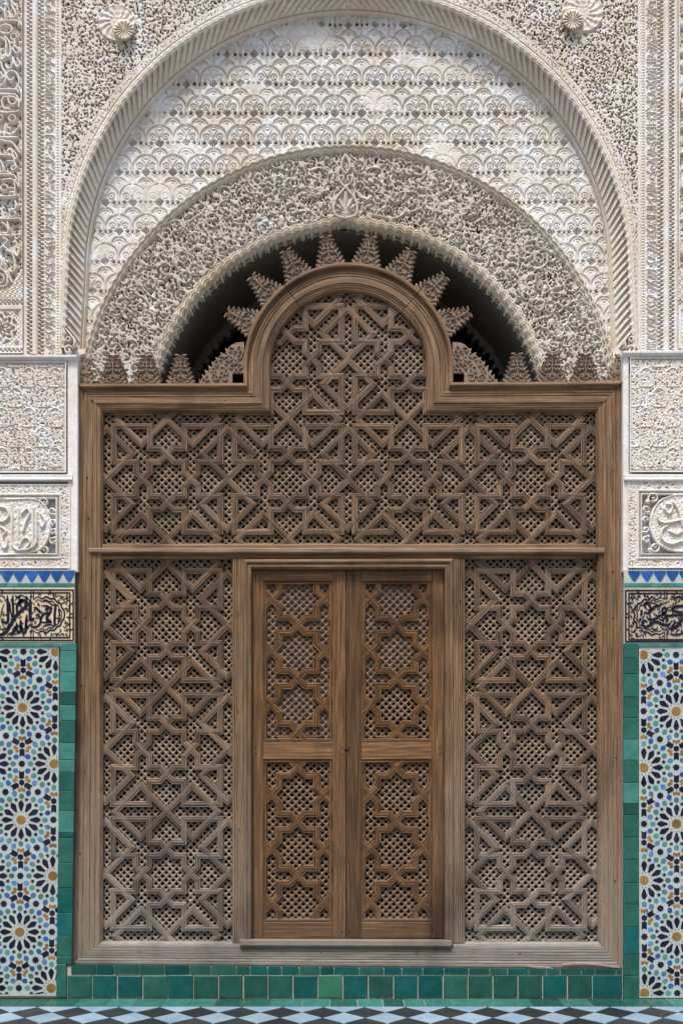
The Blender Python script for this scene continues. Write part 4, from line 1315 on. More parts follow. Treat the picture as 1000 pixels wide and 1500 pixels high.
def pier(side):
    if side > 0:
        X0, X1 = -110.0, 112.0
        root = thing('tiled_pier', 'wall pier left of the screen, lower half in star mosaic tiles, plaster carving above', 'pier', P(40, 1463, 10), 'tiled piers beside the screen')
    else:
        X0, X1 = 914.0, 1110.0
        root = thing('tiled_pier', 'wall pier right of the screen, lower half in star mosaic tiles, plaster carving above', 'pier', P(970, 1463, 10), 'tiled piers beside the screen')
    ledge = 521 if side > 0 else 515
    # core, jamb and ledge
    mb = MB(); box(mb, X0, 100 if side > 0 else X1, ledge + 7, 1463, 14, 46)
    box(mb, X0, 100 if side > 0 else X1, 845, 1463, 6, 14)
    if side > 0:
        mb.V[-1] = mb.V[-1]
    mb.obj('masonry_core', M['grout'], root)
    jx = (98.5, 113.5) if side > 0 else (912.5, 921.0)
    mb = MB(); box(mb, jx[0], jx[1], ledge + 5, 837, 2.6, 45, 1.0, 1.0, 0.8)
    mb.obj('jamb', M['plain'], root)
    lx = (X0, 113.5) if side > 0 else (910.5, X1)
    mb = MB()
    sweep(mb, [(lx[0], ledge), (lx[1], ledge + (0.0 if side > 0 else -1))], [(lx[0], ledge + 8), (lx[1], ledge + 7)], [(0, 0), (0, 9), (1, 10), (3.5, 9.6), (4.5, 6.5), (6, 5.5), (8, 4), (8, 0)], 8, 6)
    mb.obj('ledge', M['plain'], root)
    if side > 0:
        mb = MB(); box(mb, X0, 98.5, ledge + 6, 838, 11, 14); mb.obj('plaster_ground', M['plain'], root)
        cartouche_panel(-60, 97, 529, 692, 42, 'cartouche_panel', root, 0, 1)
        medallion(-60, 103, 709, 832, 1, 'medallion_panel', root)
    else:
        mb = MB(); box(mb, 921, X1, ledge + 6, 838, 11, 14); mb.obj('plaster_ground', M['plain'], root)
        cartouche_panel(922, 1060, 523, 691, 946, 'cartouche_panel', root, 1, -1)
        medallion(919, 1060, 703, 832, -1, 'medallion_panel', root)
    mx = (X0, 106.0) if side > 0 else (913.5, X1)
    mb = MB()
    sweep(mb, [(mx[0], 694), (mx[1], 694)], [(mx[0], 705), (mx[1], 705)], [(0, 0), (0.2, 3.5), (2.5, 3.8), (3, 2), (5, 5.5), (8.5, 6.5), (10, 5), (10.5, 1.5), (11, 0)], 11, 5)
    mb.obj('cornice', M['plain'], root)
    # blue and white sawtooth row
    tx = (X0, 109.5) if side > 0 else (913.5, X1)
    mb = MB(); box(mb, tx[0], tx[1], 834.5, 947, 0.6, 6, 1.0, 1.0, 0.0); mb.obj('white_tile_ground', M['white'], root)
    if side > 0:
        cs = [10.5 + 18.2 * i for i in range(-4, 6)]; y0, y1 = 836.0, 851.5
    else:
        cs = [928.5 + 18.6 * i for i in range(0, 8)]; y0, y1 = 836.0, 850.5
    for cx in cs:
        pl = stepped(cx, y0, y1, 8.9, 6)
        pl = [(min(max(a_, tx[0] + 0.5), tx[1] - 0.5), b_) for a_, b_ in pl]
        if np.ptp(np.array(pl)[:, 0]) < 3: continue
        mb = MB(); plate(mb, pl, 0.8, 1.2, 1.0, rtone(0.85, 1.35))
        mb.obj('blue_stepped_tile', M['blue'], root)
    xx = tx[0]
    while xx < tx[1] - 1:
        w = min(random.uniform(16, 22), tx[1] - xx)
        mb = MB(); box(mb, xx + 0.25, xx + w - 0.25, 854.2 if side > 0 else 854.0, 859.4, -0.6, 3, 1.0, rtone(0.85, 1.2), 0.3)
        mb.obj('fillet_tile', M['aqua'], root)
        xx += w
    xx = tx[0] if side > 0 else 934.5
    lim_ = 88.5 if side > 0 else tx[1]
    while xx < lim_ - 1:
        w = min(random.uniform(14, 20), lim_ - xx)
        mb = MB(); box(mb, xx + 0.25, xx + w - 0.25, 942.8, 947.4, -0.6, 3, 1.0, rtone(0.8, 1.1), 0.3)
        mb.obj('fillet_tile', M['aqua'], root)
        xx += w
    if side > 0:
        frieze(root, FRL, CARL, -110, 109, 107.6, [-110, -60, -20, 20.5, 61.2, 109.2], 1, 'cream')
        ys = [942.5, 953.5, 984.5, 1014, 1033, 1055.5, 1088, 1113, 1131, 1158, 1187.5, 1219.5, 1227.5, 1264, 1300, 1337.5, 1370, 1401, 1412, 1461]
        green_column(root, ys, lambda y: 112.6 - (y - 940) * 0.0148 if y < 1412 else 98.0, lambda y: 89.2 + shearL(y) * 0.95, (3, 11))
        mb = MB(); box(mb, X0, 86, 946, 1459, 0.9, 6.2); mb.obj('mosaic_ground', M['white'], root)
        ZN.clear()
        zellige(root, 34.6, 1036.5, X0, 88.3 - 3.0, 950, 1456, shearL, 0, 90, 164.3)
    else:
        frieze(root, FRR, CARR, 914, 1110, 915.6, [914.2, 933, 974, 1016, 1060, 1110], -1, 'cream2')
        ys = [942.5, 964, 987, 1021, 1051.6, 1083, 1113.6, 1146.6, 1177, 1193.6, 1226, 1259, 1293, 1324.5, 1358, 1397.6, 1429, 1465]
        green_column(root, ys, lambda y: 912.4, lambda y: 934.3 + shearR(y), (8,))
        mb = MB(); box(mb, 935.5, X1, 946, 1462, 0.9, 6.2); mb.obj('mosaic_ground', M['white'], root)
        ZN.clear()
        zellige(root, 989.5, 1041.6, 937.0, X1, 951, 1459, shearR, 930, 1000, 165.2)
pier(1)
pier(-1)

# ------------------------------------------------------------------ green tile plinth under the screen
plinth = thing('tile_plinth', 'low plinth of square green glazed tiles under the wooden screen', 'plinth', P(510, 1463, 4))
mb = MB(); plate(mb, [(98, 1463), (912, 1463), (912, 1423.5), (98, 1416)], 46, 43.8); mb.obj('masonry_core', M['grout'], plinth)
x = 98.5; i = 0
while x < 911:
    w = 36.6 + random.uniform(-1, 1)
    if x + w > 900: w = 911.5 - x
    mb = MB()
    j = random.uniform(-0.5, 0.5)
    box(mb, x + 0.9 + j, x + w - 0.9 + j * 0.5, 1428.6 + random.uniform(-0.6, 0.8), 1461.4 + random.uniform(-0.5, 0.4), -0.6 + random.uniform(-0.4, 0.3), 4, 1.0, rtone(0.62, 0.9), 0.9)
    mt = random.choice(['green', 'teal', 'teal', 'green'])
    if abs(x - 465) < 20: mt = 'mint'
    mb.obj('tile', M[mt], plinth)
    x += w; i += 1
x = 104.0
while x < 911:
    w = random.choice([20, 26, 36, 37, 31])
    w = min(w, 911 - x)
    mb = MB(); yt = 1413.2 + (x + w / 2 - 104) * 0.0088; plate(mb, [(x + 0.5, 1427 + random.uniform(-0.5, 0.3)), (x + w - 0.5, 1427), (x + w - 0.5, yt + 0.1), (x + 0.5, yt)], 4, 3.6, 1.0, rtone(0.55, 0.85), 0.3)
    mb.obj('sliver_tile', M[random.choice(['green', 'teal', 'teal'])], plinth)
    x += w

# ------------------------------------------------------------------ the wooden screen
screen = thing('wooden_screen', 'tall carved cedar lattice screen with domed top and double door, filling the arch', 'screen', P(510, 1420, 22))
BASE = 24.0
KB = 1 + 14 / D
def strip_prof(w, h):
    a = w / 2
    f = [(-1, 0), (-0.94, .62), (-0.82, .84), (-0.57, .86), (-0.46, .46), (-0.35, .92), (-0.10, .98), (0, .74), (0.10, .98), (0.35, .92), (0.46, .46), (0.57, .86), (0.82, .84), (0.94, .62), (1, 0)]
    return [(a + q * a, hh * h) for q, hh in f]

def lattice(name, parent, inside, x0, x1, y0, y1, dx, dy, rad_, mat, base, xa=0, ya=0, thick=5):
    cells = []
    j = 0
    y = y0
    while y < y1:
        x = x0 + (dx / 2 if j % 2 else 0) + xa
        while x < x1:
            if inside(x, y): cells.append((x, y))
            x += dx
        y += dy; j += 1
    C = np.array(cells); n = len(C)
    oc = [(math.cos(PI / 4 * i), math.sin(PI / 4 * i)) for i in range(8)]
    T = [(dx / 2, 0, 0), (0, dy, 0), (-dx / 2, 0, 0), (0, -dy, 0)]
    T = np.array(T + [(rad_ * 1.12 * a, rad_ * 1.12 * b, 0.9) for a, b in oc] + [(rad_ * 0.95 * a, rad_ * 0.95 * b, 1.8) for a, b in oc] + [(rad_ * 0.95 * a, rad_ * 0.95 * b, thick) for a, b in oc])
    f3 = []
    for q in range(4):
        c0 = q; c1 = (q + 1) % 4
        o0 = 4 + 2 * q; o1 = 4 + 2 * q + 1; o2 = 4 + (2 * q + 2) % 8
        f3 += [(c0, o1, o0), (c0, c1, o1), (c1, o2, o1)]
    f4 = []
    for r_ in (4, 12):
        for i in range(8):
            k2 = (i + 1) % 8
            f4.append((r_ + i, r_ + k2, r_ + 8 + k2, r_ + 8 + i))
    m = len(T)
    js = RNG.normal(size=(n, 1, 2)) * 0.28
    sc = RNG.uniform(0.84, 1.12, size=(n, 1, 1))
    V2 = np.repeat(T[None, :, :], n, 0)
    V2[:, 4:, :2] = V2[:, 4:, :2] * sc + js
    V2[:, :4, 2] += 0
    px = C[:, None, 0] + V2[:, :, 0]; py = C[:, None, 1] + V2[:, :, 1]
    W = np.stack([(px - CX) * KB * S, (base + V2[:, :, 2]) * S, (EYE - (py - HZ) * KB) * S], -1).reshape(-1, 3)
    off = (np.arange(n) * m)[:, None, None]
    F3 = (np.array(f3)[None] + off).reshape(-1, 3); F4 = (np.array(f4)[None] + off).reshape(-1, 4)
    uv = np.stack([(px + py) * 0.7, (px - py) * 0.7], -1).reshape(-1, 2)
    tn = np.repeat(RNG.uniform(0.86, 1.1, n), m)
    org = W.mean(0)
    me = raw_mesh(name, W - org, F4, F3, mat, uv, tn, False)
    return link(name, me, parent, tuple(org))

# --- the knotted star pattern: segments of one eighth of the cell with mitre neighbours
A_ = 0.285; NT_ = 0.118; R_ = 0.403
BIG = [
 ((A_, A_), (NT_, A_), (A_, NT_), (-0.107, 0.51)),
 ((NT_, A_), (-0.107, 0.51), (A_, A_), (-A_, 0.51)),
 ((-0.107, 0.51), (-A_, 0.51), (NT_, A_), (-A_, 0.88)),
 ((-A_, 0.51), (-A_, 0.88), (-0.107, 0.51), (-0.88, 0.88)),
 ((-A_, 0.88), (-0.88, 0.88), (-A_, 0.51), (-0.88, A_)),
 ((-0.42, 0.58), (0.0, 1.0), (-0.84, 1.0), None),
 ((-0.42, 0.58), (-0.84, 1.0), (0.0, 1.0), (-0.42, 1.42)),
]
SMALL = [
 ((0.709, 0.709), (0.293, 0.709), (0.709, 0.293), (0.0, 1.0)),
 ((0.293, 0.709), (0.0, 1.0), (0.709, 0.709), None),
]
OPS = [(1, 0, 0, 1), (-1, 0, 0, 1), (1, 0, 0, -1), (-1, 0, 0, -1), (0, 1, 1, 0), (0, -1, 1, 0), (0, 1, -1, 0), (0, -1, -1, 0)]
def gen(pattern, cx, cy, hx, hy):
    out = {}
    for oi, (a, b, c, d) in enumerate(OPS):
        for si, seg in enumerate(pattern):
            pts = []
            for q in seg:
                if q is None: pts.append(None); continue
                X = a * q[0] + b * q[1]; Y = c * q[0] + d * q[1]
                pts.append((cx + X * hx, cy - Y * hy))
            key = tuple(sorted([(round(pts[0][0]), round(pts[0][1])), (round(pts[1][0]), round(pts[1][1]))]))
            out[key] = (pts, (oi + si) % 2)
    return out

def clipseg(p, q, inside):
    n = 60
    best = None; cur = None
    for i in range(n + 1):
        t = i / n
        if inside(p[0] + (q[0] - p[0]) * t, p[1] + (q[1] - p[1]) * t):
            if cur is None: cur = [t, t]
            cur[1] = t
        else:
            if cur and (best is None or cur[1] - cur[0] > best[1] - best[0]): best = cur
            cur = None
    if cur and (best is None or cur[1] - cur[0] > best[1] - best[0]): best = cur
    return best

STRIPS = []
def strips(pattern, cells, inside, w, hgt, parent, name, mat, base, store):
    segs = {}
    for c in cells: segs.update(gen(pattern, *c))
    prof = strip_prof(w, hgt)
    for key, (pts, par) in segs.items():
        p, q, pa, qa = pts
        t = clipseg(p, q, inside)
        if t is None or (t[1] - t[0]) * math.hypot(q[0] - p[0], q[1] - p[1]) < 2.5: continue
        d = (q[0] - p[0], q[1] - p[1])
        P0 = p if t[0] <= 0 else (p[0] + d[0] * t[0], p[1] + d[1] * t[0])
        P1 = q if t[1] >= 1 else (p[0] + d[0] * t[1], p[1] + d[1] * t[1])
        if t[0] > 0: pa = None
        if t[1] < 1: qa = None
        L = math.hypot(P1[0] - P0[0], P1[1] - P0[1])
        store.append((L, P0, P1, pa, qa, prof, w, base - par * 0.35 - random.uniform(0, 0.3), parent, name, mat))

def emit(store, limit, root):
    store.sort(key=lambda s_: -s_[0])
    rest = MB()
    for i, (L, p, q, pa, qa, prof, w, base, parent, name, mat) in enumerate(store):
        tone = random.choice([rtone(0.75, 1.05), rtone(0.9, 1.25), rtone(0.58, 0.85)])
        tn = tone
        if i < limit:
            mb = MB(); bar(mb, p, q, prof, w, base, pa, qa, KB, tn); mb.obj(name, M[mat], parent)
        else:
            bar(rest, p, q, prof, w, base, pa, qa, KB, tn)
    if rest.n:
        rest.obj('short_strips', M[mat], root, stuff=True)

def in_upper(m):
    def f(x, y):
        if 151 - m < x < 871 + m and 604 - m < y < 797 + m: return True
        if abs(x - 510) < 114 + m and 540 <= y < 606: return True
        return y < 541 and math.hypot(x - 510, y - 540) < 114 + m
    return f
def in_rect(x0, x1, y0, y1, m):
    return lambda x, y: x0 - m < x < x1 + m and y0 - m < y < y1 + m

up = lattice('upper_grille', screen, in_upper(4), 147, 877, 420, 801, 10.45, 5.3, 2.5, M['lattice'], BASE)
lf = lattice('side_grille', screen, in_rect(148, 338, 819, 1378, 5), 144, 344, 815, 1384, 10.3, 5.35, 2.5, M['lattice'], BASE)
rt = lattice('side_grille', screen, in_rect(681, 875, 818, 1380, 5), 678, 880, 814, 1386, 10.3, 5.35, 2.5, M['lattice'], BASE)
st = []
cells = [(x, y, 89.0, 88.3) for x in (66, 244, 421.5, 598, 777.5, 955) for y in (523.5, 700, 876.5)] + [(x, 347, 89, 88.3) for x in (421.5, 598)]
strips(BIG, cells, in_upper(4), 9.2, 4.8, up, 'strip', 'strip', BASE, st)
cells = [(x, y, 89.3, 91.3) for x in (243 - 178.6, 243, 243 + 178.6) for y in (732.5, 915.5, 1098, 1280.5, 1463)]
strips(BIG, cells, in_rect(148, 338, 818, 1379, 3), 9.2, 4.8, lf, 'strip', 'strip', BASE, st)
cells = [(x, y, 89.8, 91.3) for x in (778 - 179.6, 778, 778 + 179.6) for y in (732.5, 915.5, 1098, 1280.5, 1463)]
strips(BIG, cells, in_rect(681, 875, 818, 1380, 3), 9.2, 4.8, rt, 'strip', 'strip', BASE, st)
emit(st, 300, screen)

# --- frame
FW = 38.0
FP = [(0, 0), (0, 15.5), (0.8, 17), (3.8, 17.6), (5.4, 16.8), (6.2, 12.2), (7.2, 11), (9.5, 10.6), (11.5, 12.4), (13.6, 12.6), (14.1, 11.6), (14.9, 11.6), (15.4, 12.6), (17.3, 12.6), (17.8, 11.6), (18.6, 11.6), (19.1, 13.0), (27.4, 13.2), (27.9, 11.6), (28.6, 11.6), (29.0, 12.2), (30.3, 12.0), (30.7, 10.9), (31.3, 10.9), (31.7, 11.4), (33, 11.2), (33.4, 10.0), (34.0, 10.0), (34.4, 10.4), (36.0, 10.0), (36.8, 8.2), (38, 6.5), (38, 0)]
SP = [(0, 0), (0, 11), (0.8, 12.5), (4.5, 12.8), (7.5, 12.6), (8.2, 11.2), (9.0, 11.2), (9.8, 12.4), (14, 12.6), (14.5, 11.6), (15.2, 11.6), (15.7, 12.5), (22.5, 12.6), (23, 11.4), (23.7, 11.4), (24.2, 12.3), (29, 12.4), (29.5, 11.4), (30.2, 11.4), (30.7, 12.0), (35, 11.6), (36.8, 8.2), (38, 6.5), (38, 0)]
def piece(name, OUT, INN, prof, wid, mat='frame', base=BASE, tone=None, smooth=False, parent=None):
    mb = MB(); sweep(mb, OUT, INN, prof, wid, base, KB, tone or rtone(0.92, 1.08))
    return mb.obj(name, M[mat], parent or screen, smooth)
def sub(a, b, n):
    return [(a[0] + (b[0] - a[0]) * i / n, a[1] + (b[1] - a[1]) * i / n) for i in range(n + 1)]
piece('stile', sub((103.5, 1413), (116, 564), 4), sub((150, 1379.5), (150.5, 602.5), 4), SP, FW, tone=1.0)
piece('stile', sub((911.7, 1420), (909.5, 560), 4), sub((876, 1380.5), (872.5, 601.5), 4), SP, FW, tone=1.06)
piece('top_rail', [(116, 564), (357, 563)], [(150.5, 602.5), (396, 602.5)], FP, FW, tone=1.05)
piece('top_rail', [(663, 562), (909.5, 560)], [(624, 602.5), (872.5, 601.5)], FP, FW, tone=1.0)
def arcpts(r, a0, a1, n=24, cy=540.0):
    return [(510 + r * math.cos(math.radians(a0 + (a1 - a0) * i / n)), cy - r * math.sin(math.radians(a0 + (a1 - a0) * i / n))) for i in range(n + 1)]
piece('arch_piece', [(357, 563)] + arcpts(153, 180, 128), [(396, 602.5)] + arcpts(114, 180, 128), FP, FW, tone=1.02)
piece('arch_piece', arcpts(153, 127.6, 47), arcpts(114, 127.6, 47), FP, FW, tone=0.92)
piece('arch_piece', arcpts(153, 46.6, 0) + [(663, 562)], arcpts(114, 46.6, 0) + [(624, 602.5)], FP, FW, tone=0.98)
SILL = [(0, 0), (0, 11), (1.0, 13), (2.2, 12.2), (3.2, 14.2), (6.5, 14.4), (7.4, 13.2), (8.4, 14.2), (10.6, 13.8), (11.4, 12.2), (13, 13.2), (15, 13.0), (15.6, 11.8), (16.4, 13), (19, 13), (19.6, 11.6), (20.3, 12.8), (23, 12.8), (23.6, 11.5), (24.4, 12.6), (27, 12.5), (27.6, 11.2), (28.4, 12), (32, 11.8), (35.5, 10.5), (37, 8), (38, 6), (38, 0)]
piece('sill', sub((103.5, 1413), (911.7, 1420), 8), sub((150, 1379.5), (876, 1380.5), 8), SILL, FW, 'sill')
# torn splinter lip along the sill
mb = MB(); ribbon(mb, [(104, 1413), (200, 1416.0), (400, 1418.6), (560, 1418), (700, 1420.2), (911, 1421)], 1.5, BASE - 9, 4, KB, 0.75, taper=False); mb.obj('sill_lip', M['sill'], screen)
mb = MB(); ribbon(mb, [(770, 1414), (800, 1416.5), (811, 1420)], 1.6, BASE - 16, 2.5, KB, 1.1); ribbon(mb, [(822, 1411), (860, 1410), (905, 1416)], 1.4, BASE - 16, 2, KB, 1.15); mb.obj('splinter', M['sill'], screen)
# mid rail with bead
RP = [(0, 0), (0, 7.5), (1.5, 10), (3, 10.4), (3.4, 9.6), (4.2, 10.6), (6.6, 10.8), (7.0, 10.0), (7.6, 14.5), (9, 16), (12.8, 16), (14, 14.4), (14.4, 9.2), (17, 9.0), (17.4, 8.2), (18.2, 9.2), (20, 8.6), (22, 6.5), (22, 0)]
piece('mid_rail', sub((150.4, 796.5), (872.5, 796.5), 6), sub((150.4, 818.5), (872.5, 818), 6), RP, 22, 'frame', tone=1.05)
piece('rail_bead', sub((132, 803.2), (883, 803), 6), sub((132, 811.2), (883, 811), 6), [(0, 0), (0.4, 3), (1.6, 4.2), (6, 4.2), (7.4, 3), (8, 0)], 8, 'strip', BASE - 12, tone=1.25)
MU = [(0, 0), (0.2, 8), (1.6, 10.4), (4.2, 10.8), (4.7, 9.8), (5.4, 10.8), (7.6, 10.8), (8.1, 9.8), (8.8, 10.8), (16, 10.9), (18, 10.5), (18, 0)]
piece('mullion', sub((339.5, 1381), (339.5, 818.5), 4), sub((357.5, 1381), (357.5, 818.5), 4), MU, 18, tone=0.9)
piece('mullion', sub((681.5, 1381), (681.5, 818.5), 4), sub((663.5, 1381), (663.5, 818.5), 4), MU, 18, tone=1.0)
CP = [(0, 0), (0, 12), (1.0, 14), (3.5, 14.6), (5, 13.6), (5.6, 11.8), (7.5, 12.2), (9.2, 12.6), (10.4, 11.4), (11.5, 9), (12, -2)]
piece('door_casing', [(357.5, 1384), (357.5, 819.5)], [(369, 1384), (369, 833.5)], CP, 12, tone=0.85)
piece('door_casing', [(357.5, 819.5), (663.5, 818.5)], [(369, 833.5), (650.5, 833.5)], CP, 12, tone=0.9)
piece('door_casing', [(663.5, 818.5), (663.5, 1384)], [(650.5, 833.5), (650.5, 1384)], CP, 12, tone=0.95)
TH = [(0, 0), (0, 9), (1, 11), (7, 12), (9, 11), (10, 6), (10, 0)]
piece('threshold', sub((352, 1375.5), (660, 1376.5), 3), sub((352, 1386), (660, 1387), 3), TH, 10, 'strip', BASE - 6, tone=0.75)

# --- door leaves
def leaf(x0, x1, xa, xb, cxs, root_tone, right):
    DB = BASE + 2.5
    cx = (x0 + x1) / 2
    lt = link('door_leaf', None, screen, P(cx, 1376, DB, KB))
    # stiles and rails
    def board(name, a, b, c, d, ax, tn, f=4.0):
        mb = MB(); box(mb, a + 0.15, b - 0.15, c + 0.15, d - 0.15, DB - f, DB + 5, KB, tn, 0.35, ax)
        return mb.obj(name, M['door'], lt)
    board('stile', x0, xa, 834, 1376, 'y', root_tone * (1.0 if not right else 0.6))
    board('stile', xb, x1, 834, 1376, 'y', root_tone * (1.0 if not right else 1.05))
    board('rail', xa, xb, 834, 850, 'x', root_tone * 1.0)
    board('rail', xa, xb, 1086.5, 1112.5, 'x', root_tone * 1.25)
    board('rail', xa, xb, 1352, 1376, 'x', root_tone * 0.95)
    store = []
    for (pa, pb, cy, per, nm) in ((850, 1086.5, 954, 78.3, 'upper'), (1112.5, 1352, 1244.8, 80.0, 'lower')):
        lat = lattice('lattice_panel', lt, in_rect(xa, xb, pa, pb, 1), xa - 3, xb + 6, pa - 2, pb + 4, 11.2, 5.55, 2.45, M['doorlat'], DB + 1.2, thick=4)
        ys = [cy + per * q for q in (-2, -1, 0, 1, 2)]
        cells = [(cxs + 77.4 * i, y, 38.7, per / 2) for i in (-1, 0, 1) for y in ys]
        # the end star is cut square by the panel border, so no row lies beyond it
        if nm == 'upper':
            ins = in_rect(xa + 1, xb - 1, pa + 1, pb - 1, 0); cells = [c for c in cells if c[1] > cy - 1.5 * per]
        else:
            ins = in_rect(xa + 1, xb - 1, pa + 1, pb - 1, 0); cells = [c for c in cells if c[1] < cy + 1.5 * per]
        strips(SMALL, cells, ins, 10.4, 3.6, lat, 'strip', 'door', DB + 1.2, store)
        # bead round the panel
        for (p, q) in (((xa + 2.4, pa), (xa + 2.4, pb)), ((xb - 2.4, pa), (xb - 2.4, pb)), ((xa, pa + 2.4), (xb, pa + 2.4)), ((xa, pb - 2.4), (xb, pb - 2.4))):
            mb = MB(); bar(mb, p, q, [(0, 0), (0.3, 3.0), (1.2, 3.8), (2.2, 3.0), (2.8, 3.9), (4.0, 3.6), (4.6, 2.6), (4.8, 0)], 4.8, DB + 1.0 - random.uniform(0, 0.2), None, None, KB, root_tone * 0.95)
            mb.obj('bead', M['door'], lt)
    for s_ in store:
        (L, p, q, pa_, qa_, prof, w, base, parent, name, mat) = s_
        mb = MB(); bar(mb, p, q, prof, w, base, pa_, qa_, KB, rtone(0.82, 1.15)); mb.obj(name, M[mat], lt)
    # board behind the lattice
    mb = MB()
    box(mb, xa - 2, xb + 2, 850 if True else 0, (1086 if not right else 1010), DB + 5.6, DB + 8, KB)
    mb.obj('backing_board', M['backing'], lt)
    # nail heads
    for (nx, ny) in ((x0 + 5, 842), (x1 - 5, 842), (x0 + 5, 1095), (x0 + 5, 1105), (x1 - 5, 1095), (x1 - 5, 1105), (x0 + 5, 1366), (x1 - 5, 1366)):
        mb = MB(); plate(mb, ringpts(nx, ny, 1.1, 8), DB - 3.9, 0.5, KB, 0.5, 0.4); mb.obj('nail', M['navy'], lt)
    return lt
leaf(369.3, 506.2, 385, 487, 435.6, 1.0, False)
leaf(506.8, 650.2, 529.5, 633, 581.0, 1.0, True)
mb = MB(); plate(mb, [(504, 1097.3), (511, 1096.8), (511, 1098.6), (504, 1098.8)], BASE - 1.5, 1.2, KB); mb.obj('latch', M['navy'], screen)

# nail heads and pegs on the frame
for (nx, ny) in ((128, 700), (131, 760), (126, 905), (120, 1005), (124, 1130), (118, 1250), (897, 690), (896, 838), (897, 905), (900, 1110), (899, 1290), (135, 588), (240, 590), (330, 588), (700, 590), (800, 588), (880, 590), (349, 900), (348, 1040), (350, 1215), (673, 880), (672, 1023), (673, 1208), (205, 1394), (470, 1395), (610, 1396), (760, 1397), (410, 433), (612, 436), (510, 400)):
    mb = MB(); plate(mb, ringpts(nx + random.uniform(-1, 1), ny, random.uniform(0.9, 1.5), 8), BASE - 12.2, 1.0, KB, 0.9, 0.4); mb.obj('nail', M['navy'], screen)

# --- merlons
def merlon_outline():
    n = 7; H = 45.0; R = []
    st_ = H / n
    for i in range(n):
        w0 = 21.0 - i * 2.1
        R.append((w0 - 3.4, i * st_ + 0.3)); R.append((w0 + 0.8, (i + 1) * st_ - 0.6))
    pts = R + [(3.4, H - 0.6), (0, H - 3.4), (-3.4, H - 0.6)] + [(-a, b) for a, b in reversed(R)]
    return pts
def merlon_mesh():
    mb = MB()
    out = merlon_outline()
    n = len(out)
    def L(x, z, d): return (x * S * KB, d * S, z * S * KB)
    V = [L(x, z, 4) for x, z in out] + [L(x, z, 0) for x, z in out] + [L(x * 0.90, 1.6 + z * 0.94, -0.8) for x, z in out] + [L(x * 0.78, 3 + z * 0.87, 0.9) for x, z in out] + [L(0, 20, 0.9)]
    F = []
    for r_ in (0, n, 2 * n):
        for i in range(n):
            j = (i + 1) % n
            F.append((r_ + j, r_ + i, r_ + n + i, r_ + n + j))
    for i in range(n):
        F.append((3 * n + (i + 1) % n, 3 * n + i, 4 * n))
    mb.add(V, F)
    # carved scrolls
    def rib(pts, hw, closed=False):
        m2 = MB(); ribbon(m2, [(CX + a, HZ - b) for a, b in pts], hw, 0, 2.2, 1.0, closed=closed, sub=3)
        V = m2.V[0].copy(); V[:, 2] -= EYE * S; V[:, 1] += 0.9 * S
        mb.add(V * KB, m2.F, None, 1.0)
    for sg in (-1, 1):
        rib([(sg * 1, 3), (sg * 6, 3), (sg * 12, 4), (sg * 14, 7), (sg * 11, 8)], 0.8)
        rib([(sg * 2, 14), (sg * 6, 9), (sg * 9, 12), (sg * 6, 15)], 0.8)
        rib([(0, 24), (sg * 5, 20), (sg * 9, 20), (sg * 11, 16)], 0.8)
        rib([(sg * 1, 26), (sg * 5, 27), (sg * 8, 25)], 0.7)
        rib([(0, 36), (sg * 3.5, 40)], 0.8)
        rib([(0, 30), (sg * 4, 33)], 0.7)
    rib(ringpts(0, 9, 3.2, 8), 0.8, True)
    rib([(0, 13), (0, 20), (0, 28), (0, 36)], 0.8)
    return mb.mesh('merlon', M['merlon'])
mm = merlon_mesh()
MY = 13.5
def merlon(px, py, ang=0.0, sc=1.0, dy=0.0):
    o = link('merlon', mm, screen, P(px, py, MY + dy, KB), (0, -ang, 0))
    o.scale = (sc, 1, sc)
    return o
for px in (166, 215.2, 264.8, 757, 808, 857): merlon(px, 563.5 if px < 500 else 561.5)
for a in (9.6, 28.0, 46.3, 64.8):
    for sg in (-1, 1):
        t = math.radians(sg * a)
        merlon(510 + 151.5 * math.sin(t), 540 - 151.5 * math.cos(t), -t, 1.02, random.uniform(-0.5, 0.5))
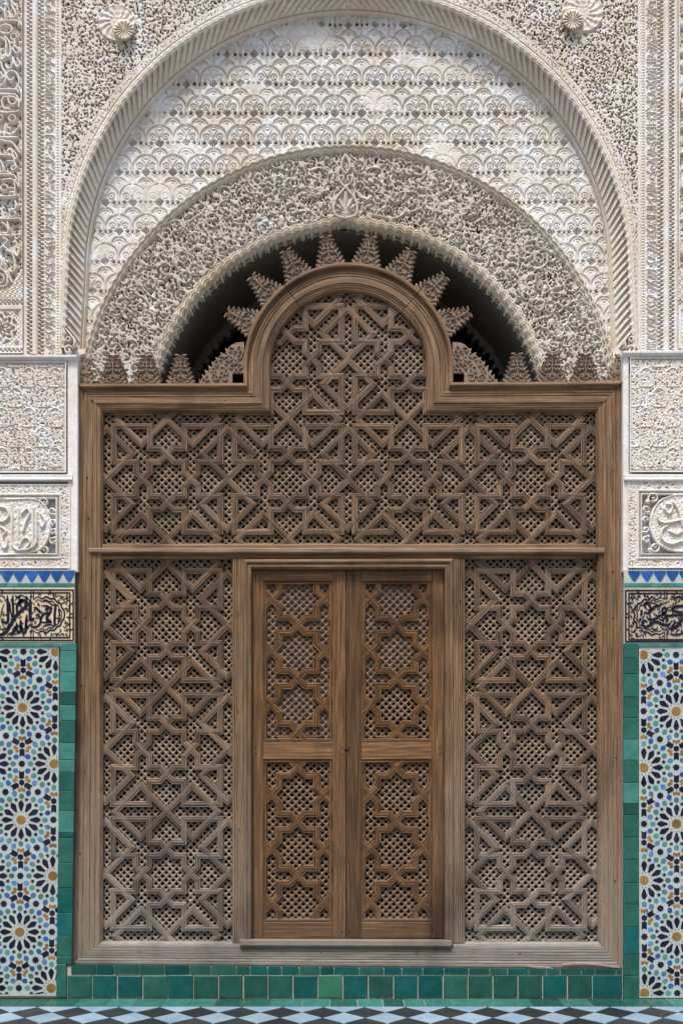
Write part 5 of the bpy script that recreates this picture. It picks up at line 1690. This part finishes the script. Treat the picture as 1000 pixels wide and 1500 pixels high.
# half merlons at the jambs and large corner merlons beside the arch
def cut_merlon(kind, fx):
    mb = MB()
    if kind == 'half':
        R = merlon_outline()
        pts = [(a, b) for a, b in R if a >= 0]
        pts = [(0, 0)] + pts
        fl = [(fx(a), 563 - b) for a, b in pts]
    else:
        pts = [(0, 0)]
        steps = [(0, 8), (4, 15), (8, 21.5), (13, 28), (18, 34), (24, 40), (31, 47), (38, 53), (46, 57)]
        for i, (a, b) in enumerate(steps):
            pts.append((a - 0.6, b)); nx = steps[i + 1][0] if i + 1 < len(steps) else 52
            pts.append((nx + 1.5, b - 3.5 if i + 1 < len(steps) else b + 4))
        pts += [(65, 62), (65, 16), (48, 16), (48, 0)]
        pts = [(a, b) for a, b in pts]
        fl = [(fx(a), 563 - b) for a, b in pts]
    plate(mb, fl, MY + 4, 4.0, KB, 1.0, 0)
    r = random.Random(3)
    if kind == 'corner':
        for (a, b) in ((12, 8), (25, 10), (38, 9), (20, 22), (33, 24), (47, 25), (32, 37), (20, 12), (40, 17), (26, 30), (40, 31), (53, 34), (52, 46), (39, 44), (60, 47), (7, 4), (32, 16), (53, 19), (46, 39), (58, 27), (58, 41), (46, 50), (57, 53)):
            a0 = r.uniform(0, 6.28)
            sp = [(fx(a + (5 - 0.5 * i) * math.cos(a0 + i * 0.7)), 563 - b - (5 - 0.5 * i) * math.sin(a0 + i * 0.7)) for i in range(9)]
            ribbon(mb, sp, 1.2, MY + 0.1, 2.2, KB, sub=2)
    else:
        for (a, b) in ((5, 6), (12, 5), (6, 16), (11, 15), (5, 27), (4, 37)):
            a0 = r.uniform(0, 6.28)
            sp = [(fx(a + (3 - 0.3 * i) * math.cos(a0 + i * 0.8)), 563 - b - (3 - 0.3 * i) * math.sin(a0 + i * 0.8)) for i in range(8)]
            ribbon(mb, sp, 0.8, MY + 0.1, 1.6, KB, sub=2)
    return mb.obj('merlon', M['merlon'], screen)
cut_merlon('half', lambda a: 117 + a)
cut_merlon('half', lambda a: 909 - a)
cut_merlon('corner', lambda a: 292.5 + a)
cut_merlon('corner', lambda a: 727.5 - a)
